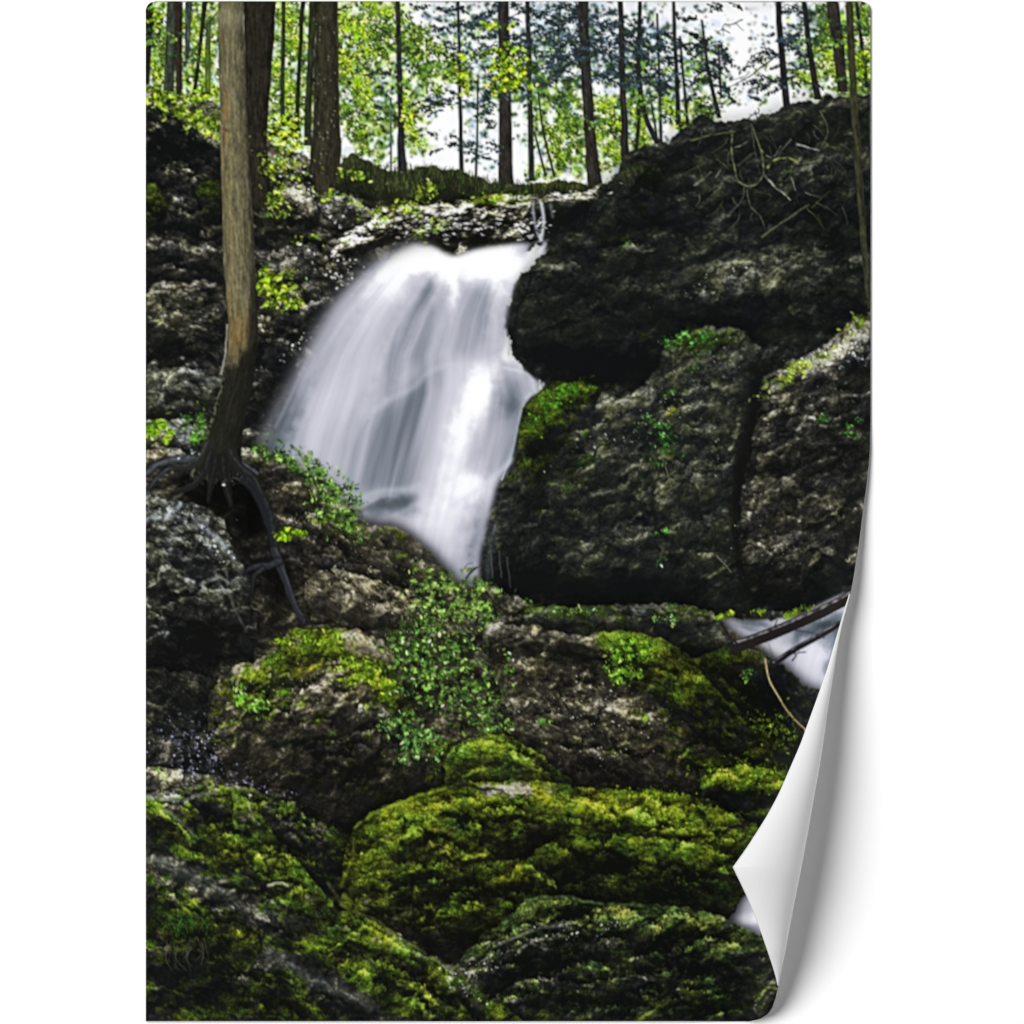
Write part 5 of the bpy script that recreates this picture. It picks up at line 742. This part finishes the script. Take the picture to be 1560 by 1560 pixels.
poster['label'] = 'printed poster of a forest waterfall, lower right corner curling off the white wall'; poster['category'] = 'poster'
V0 = P+np.array([0, 0, ZC])-np.array(POS)      # local to the poster's empty
NV = COLS+1
def quads(mask):
    i, j = np.where(mask); a = i*NV+j
    return np.stack([a, a+NV, a+NV+1, a+1], 1)
def sheet(name, mask, parent, mat=M_PRINT):
    F = quads(mask); u, inv = np.unique(F, return_inverse=True)
    return mesh_from(name, V0.reshape(-1, 3)[u], inv.reshape(-1, 4), mat, parent, INKV.reshape(-1, 3)[u])
# every printed thing is one connected piece: crumbs go to the neighbour they lie in, other large pieces stand alone
def pieces():
    R = RID.ravel(); n = R.size; lab = np.full(n, -1, np.int64); out = []; Rl = R.tolist(); seen = bytearray(n)
    for s in range(n):
        if seen[s]: continue
        k = Rl[s]; st = [s]; seen[s] = 1; cells = []; nb = {}
        while st:
            c = st.pop(); cells.append(c); x = c % COLS
            for d in ((c-1) if x else -1, (c+1) if x < COLS-1 else -1, c-COLS, c+COLS):
                if 0 <= d < n:
                    q = Rl[d]
                    if q == k:
                        if not seen[d]: seen[d] = 1; st.append(d)
                    else: nb[q] = nb.get(q, 0)+1
        out.append((k, cells, nb))
    return out
for rnd_ in range(1):
    pcs = pieces(); big = {}
    for k, cells, nb in pcs: big[k] = max(big.get(k, 0), len(cells))
    for k, cells, nb in sorted(pcs, key=lambda t: len(t[1])):
        if nb and (len(cells) < 260 or len(cells) < .12*big[k]): RID.ravel()[np.array(cells)] = max(nb, key=nb.get)
pcs = sorted(pieces(), key=lambda t: -len(t[1])); OWN = np.zeros(RID.shape, np.int64); first = True; todo = []
for k, cells, nb in pcs:
    if (k == 0 or not NAMES[k]) and first: first = False; continue      # the largest nameless piece is the picture's ground itself
    if NAMES.get(k): nm, lb = NAMES[k]
    else: nm, lb = ('printed_sky' if np.mean(cells)/COLS < 190 else 'printed_bank'), None
    todo.append((nm, lb)); OWN.ravel()[np.array(cells)] = len(todo)
picture = sheet('printed_picture', OWN == 0, poster)
done = set()
for i, (nm, lb) in enumerate(todo):
    o = sheet(nm, OWN == i+1, picture)
    if lb and lb not in done: o['label'] = lb; done.add(lb)
print('printed parts', len(todo))
# the white back of the sheet: behind the whole print, and turned over at the peeled corner
T = .8
s2 = np.unique(np.concatenate([np.linspace(0, 1, 60), np.linspace(.82, 1, 70)])); bx, by, bz = front(s2)
keepr = np.unique(np.concatenate([np.arange(0, ROWS+1, 6), np.arange(ROWS-48, ROWS+1)]))
bx, by, bz = bx[keepr].copy(), by[keepr].copy(), bz[keepr].copy()
ny, nx = bx.shape
tx = np.gradient(bx, axis=1); tz = np.gradient(bz, axis=1); ln = np.hypot(tx, tz)+1e-9
bx2 = bx+T*tz/ln; bz2 = bz-T*tx/ln
by2 = by.copy(); by2[0] -= 1.6; by2[-1] += 1.8*np.clip((1100-bx[-1])/60, 0, 1)
Vb = world(bx2, by2, bz2+GAP).reshape(-1, 3)+np.array([0, 0, ZC])-np.array(POS)
Fb = np.array([[i*nx+j, i*nx+j+1, (i+1)*nx+j+1, (i+1)*nx+j] for i in range(ny-1) for j in range(nx-1)])
back = mesh_from('paper_backing', Vb, Fb, M_WHITE, poster, None, True); back['label'] = 'white underside of the paper'
# turned-over flap
def sm2(y):
    a = np.interp(y, INN[:, 0], INN[:, 1]); lo = np.convolve(np.pad(a, 6, mode='edge'), np.ones(13)/13, 'valid')
    return np.where(np.abs(y-1321) < 22, a, lo)
fyv = np.unique(np.concatenate([np.linspace(905, 1502, 300), [1321., 1318., 1324.]])); n = 40
so = np.interp(fyv, yy, xo); si = sm2(fyv); hz = np.interp(fyv, yy, hh); w = np.maximum(so-si, .01)
ph = np.linspace(0, math.radians(118), n); cm = (1-np.cos(ph))/(1-np.cos(ph[-1]))
rise = 1/np.cbrt((1/(hz*.75+.01))**3+(1/(w*.62))**3)
Xf = so[:, None]+.6-(w[:, None]+.6)*cm[None]; Zf = hz[:, None]+rise[:, None]*np.sin(ph)[None]; Yf = np.repeat(fyv[:, None], n, 1)
def shell(name, X, Y, Z, th, mat):
    m_, n_ = X.shape; A = world(X, Y, Z+GAP)+np.array([0, 0, ZC])-np.array(POS)
    du = np.gradient(A, axis=1); dv = np.gradient(A, axis=0); nn = np.cross(du, dv); nn /= np.linalg.norm(nn, axis=2, keepdims=True)+1e-12
    B = A-nn*th*UNIT*SGN; V = np.concatenate([A.reshape(-1, 3), B.reshape(-1, 3)]); F = []; o = m_*n_
    for i in range(m_-1):
        for j in range(n_-1):
            a = i*n_+j; F.append([a, a+n_, a+n_+1, a+1] if SGN < 0 else [a, a+1, a+n_+1, a+n_])
            F.append([o+a, o+a+1, o+a+n_+1, o+a+n_] if SGN < 0 else [o+a, o+a+n_, o+a+n_+1, o+a+1])
    for i in range(m_-1):
        for j in (0, n_-1): a = i*n_+j; F.append([a, a+n_, o+a+n_, o+a])
    for j in range(n_-1):
        for i in (0, m_-1): a = i*n_+j; F.append([a, a+1, o+a+1, o+a])
    return mesh_from(name, V, np.array(F), mat, poster, None, True)
SGN = 1
flap = shell('peeled_corner', Xf, Yf, Zf, .9, M_WHITE); flap['label'] = 'corner of the sheet folded over, white side out'
# pads that hold the flat part of the sheet off the wall
def pad(x0, x1, y0, y1):
    bm = bmesh.new(); bmesh.ops.create_cube(bm, size=1)
    for v in bm.verts:
        v.co = Vector(((((x0 if v.co.x < 0 else x1)-780)*UNIT), (-.2 if v.co.y > 0 else -(GAP-T-.2))*UNIT, -((y0 if v.co.z > 0 else y1)-780)*UNIT+ZC))-POS
    me = bpy.data.meshes.new('mounting_pad'); bm.to_mesh(me); bm.free(); me.materials.append(M_WHITE); link(bpy.data.objects.new('mounting_pad', me), poster)
for q in ((300, 380, 60, 120), (1160, 1240, 60, 120), (300, 380, 760, 820), (1080, 1160, 560, 620), (300, 380, 1440, 1500), (860, 940, 1440, 1500)): pad(*q)
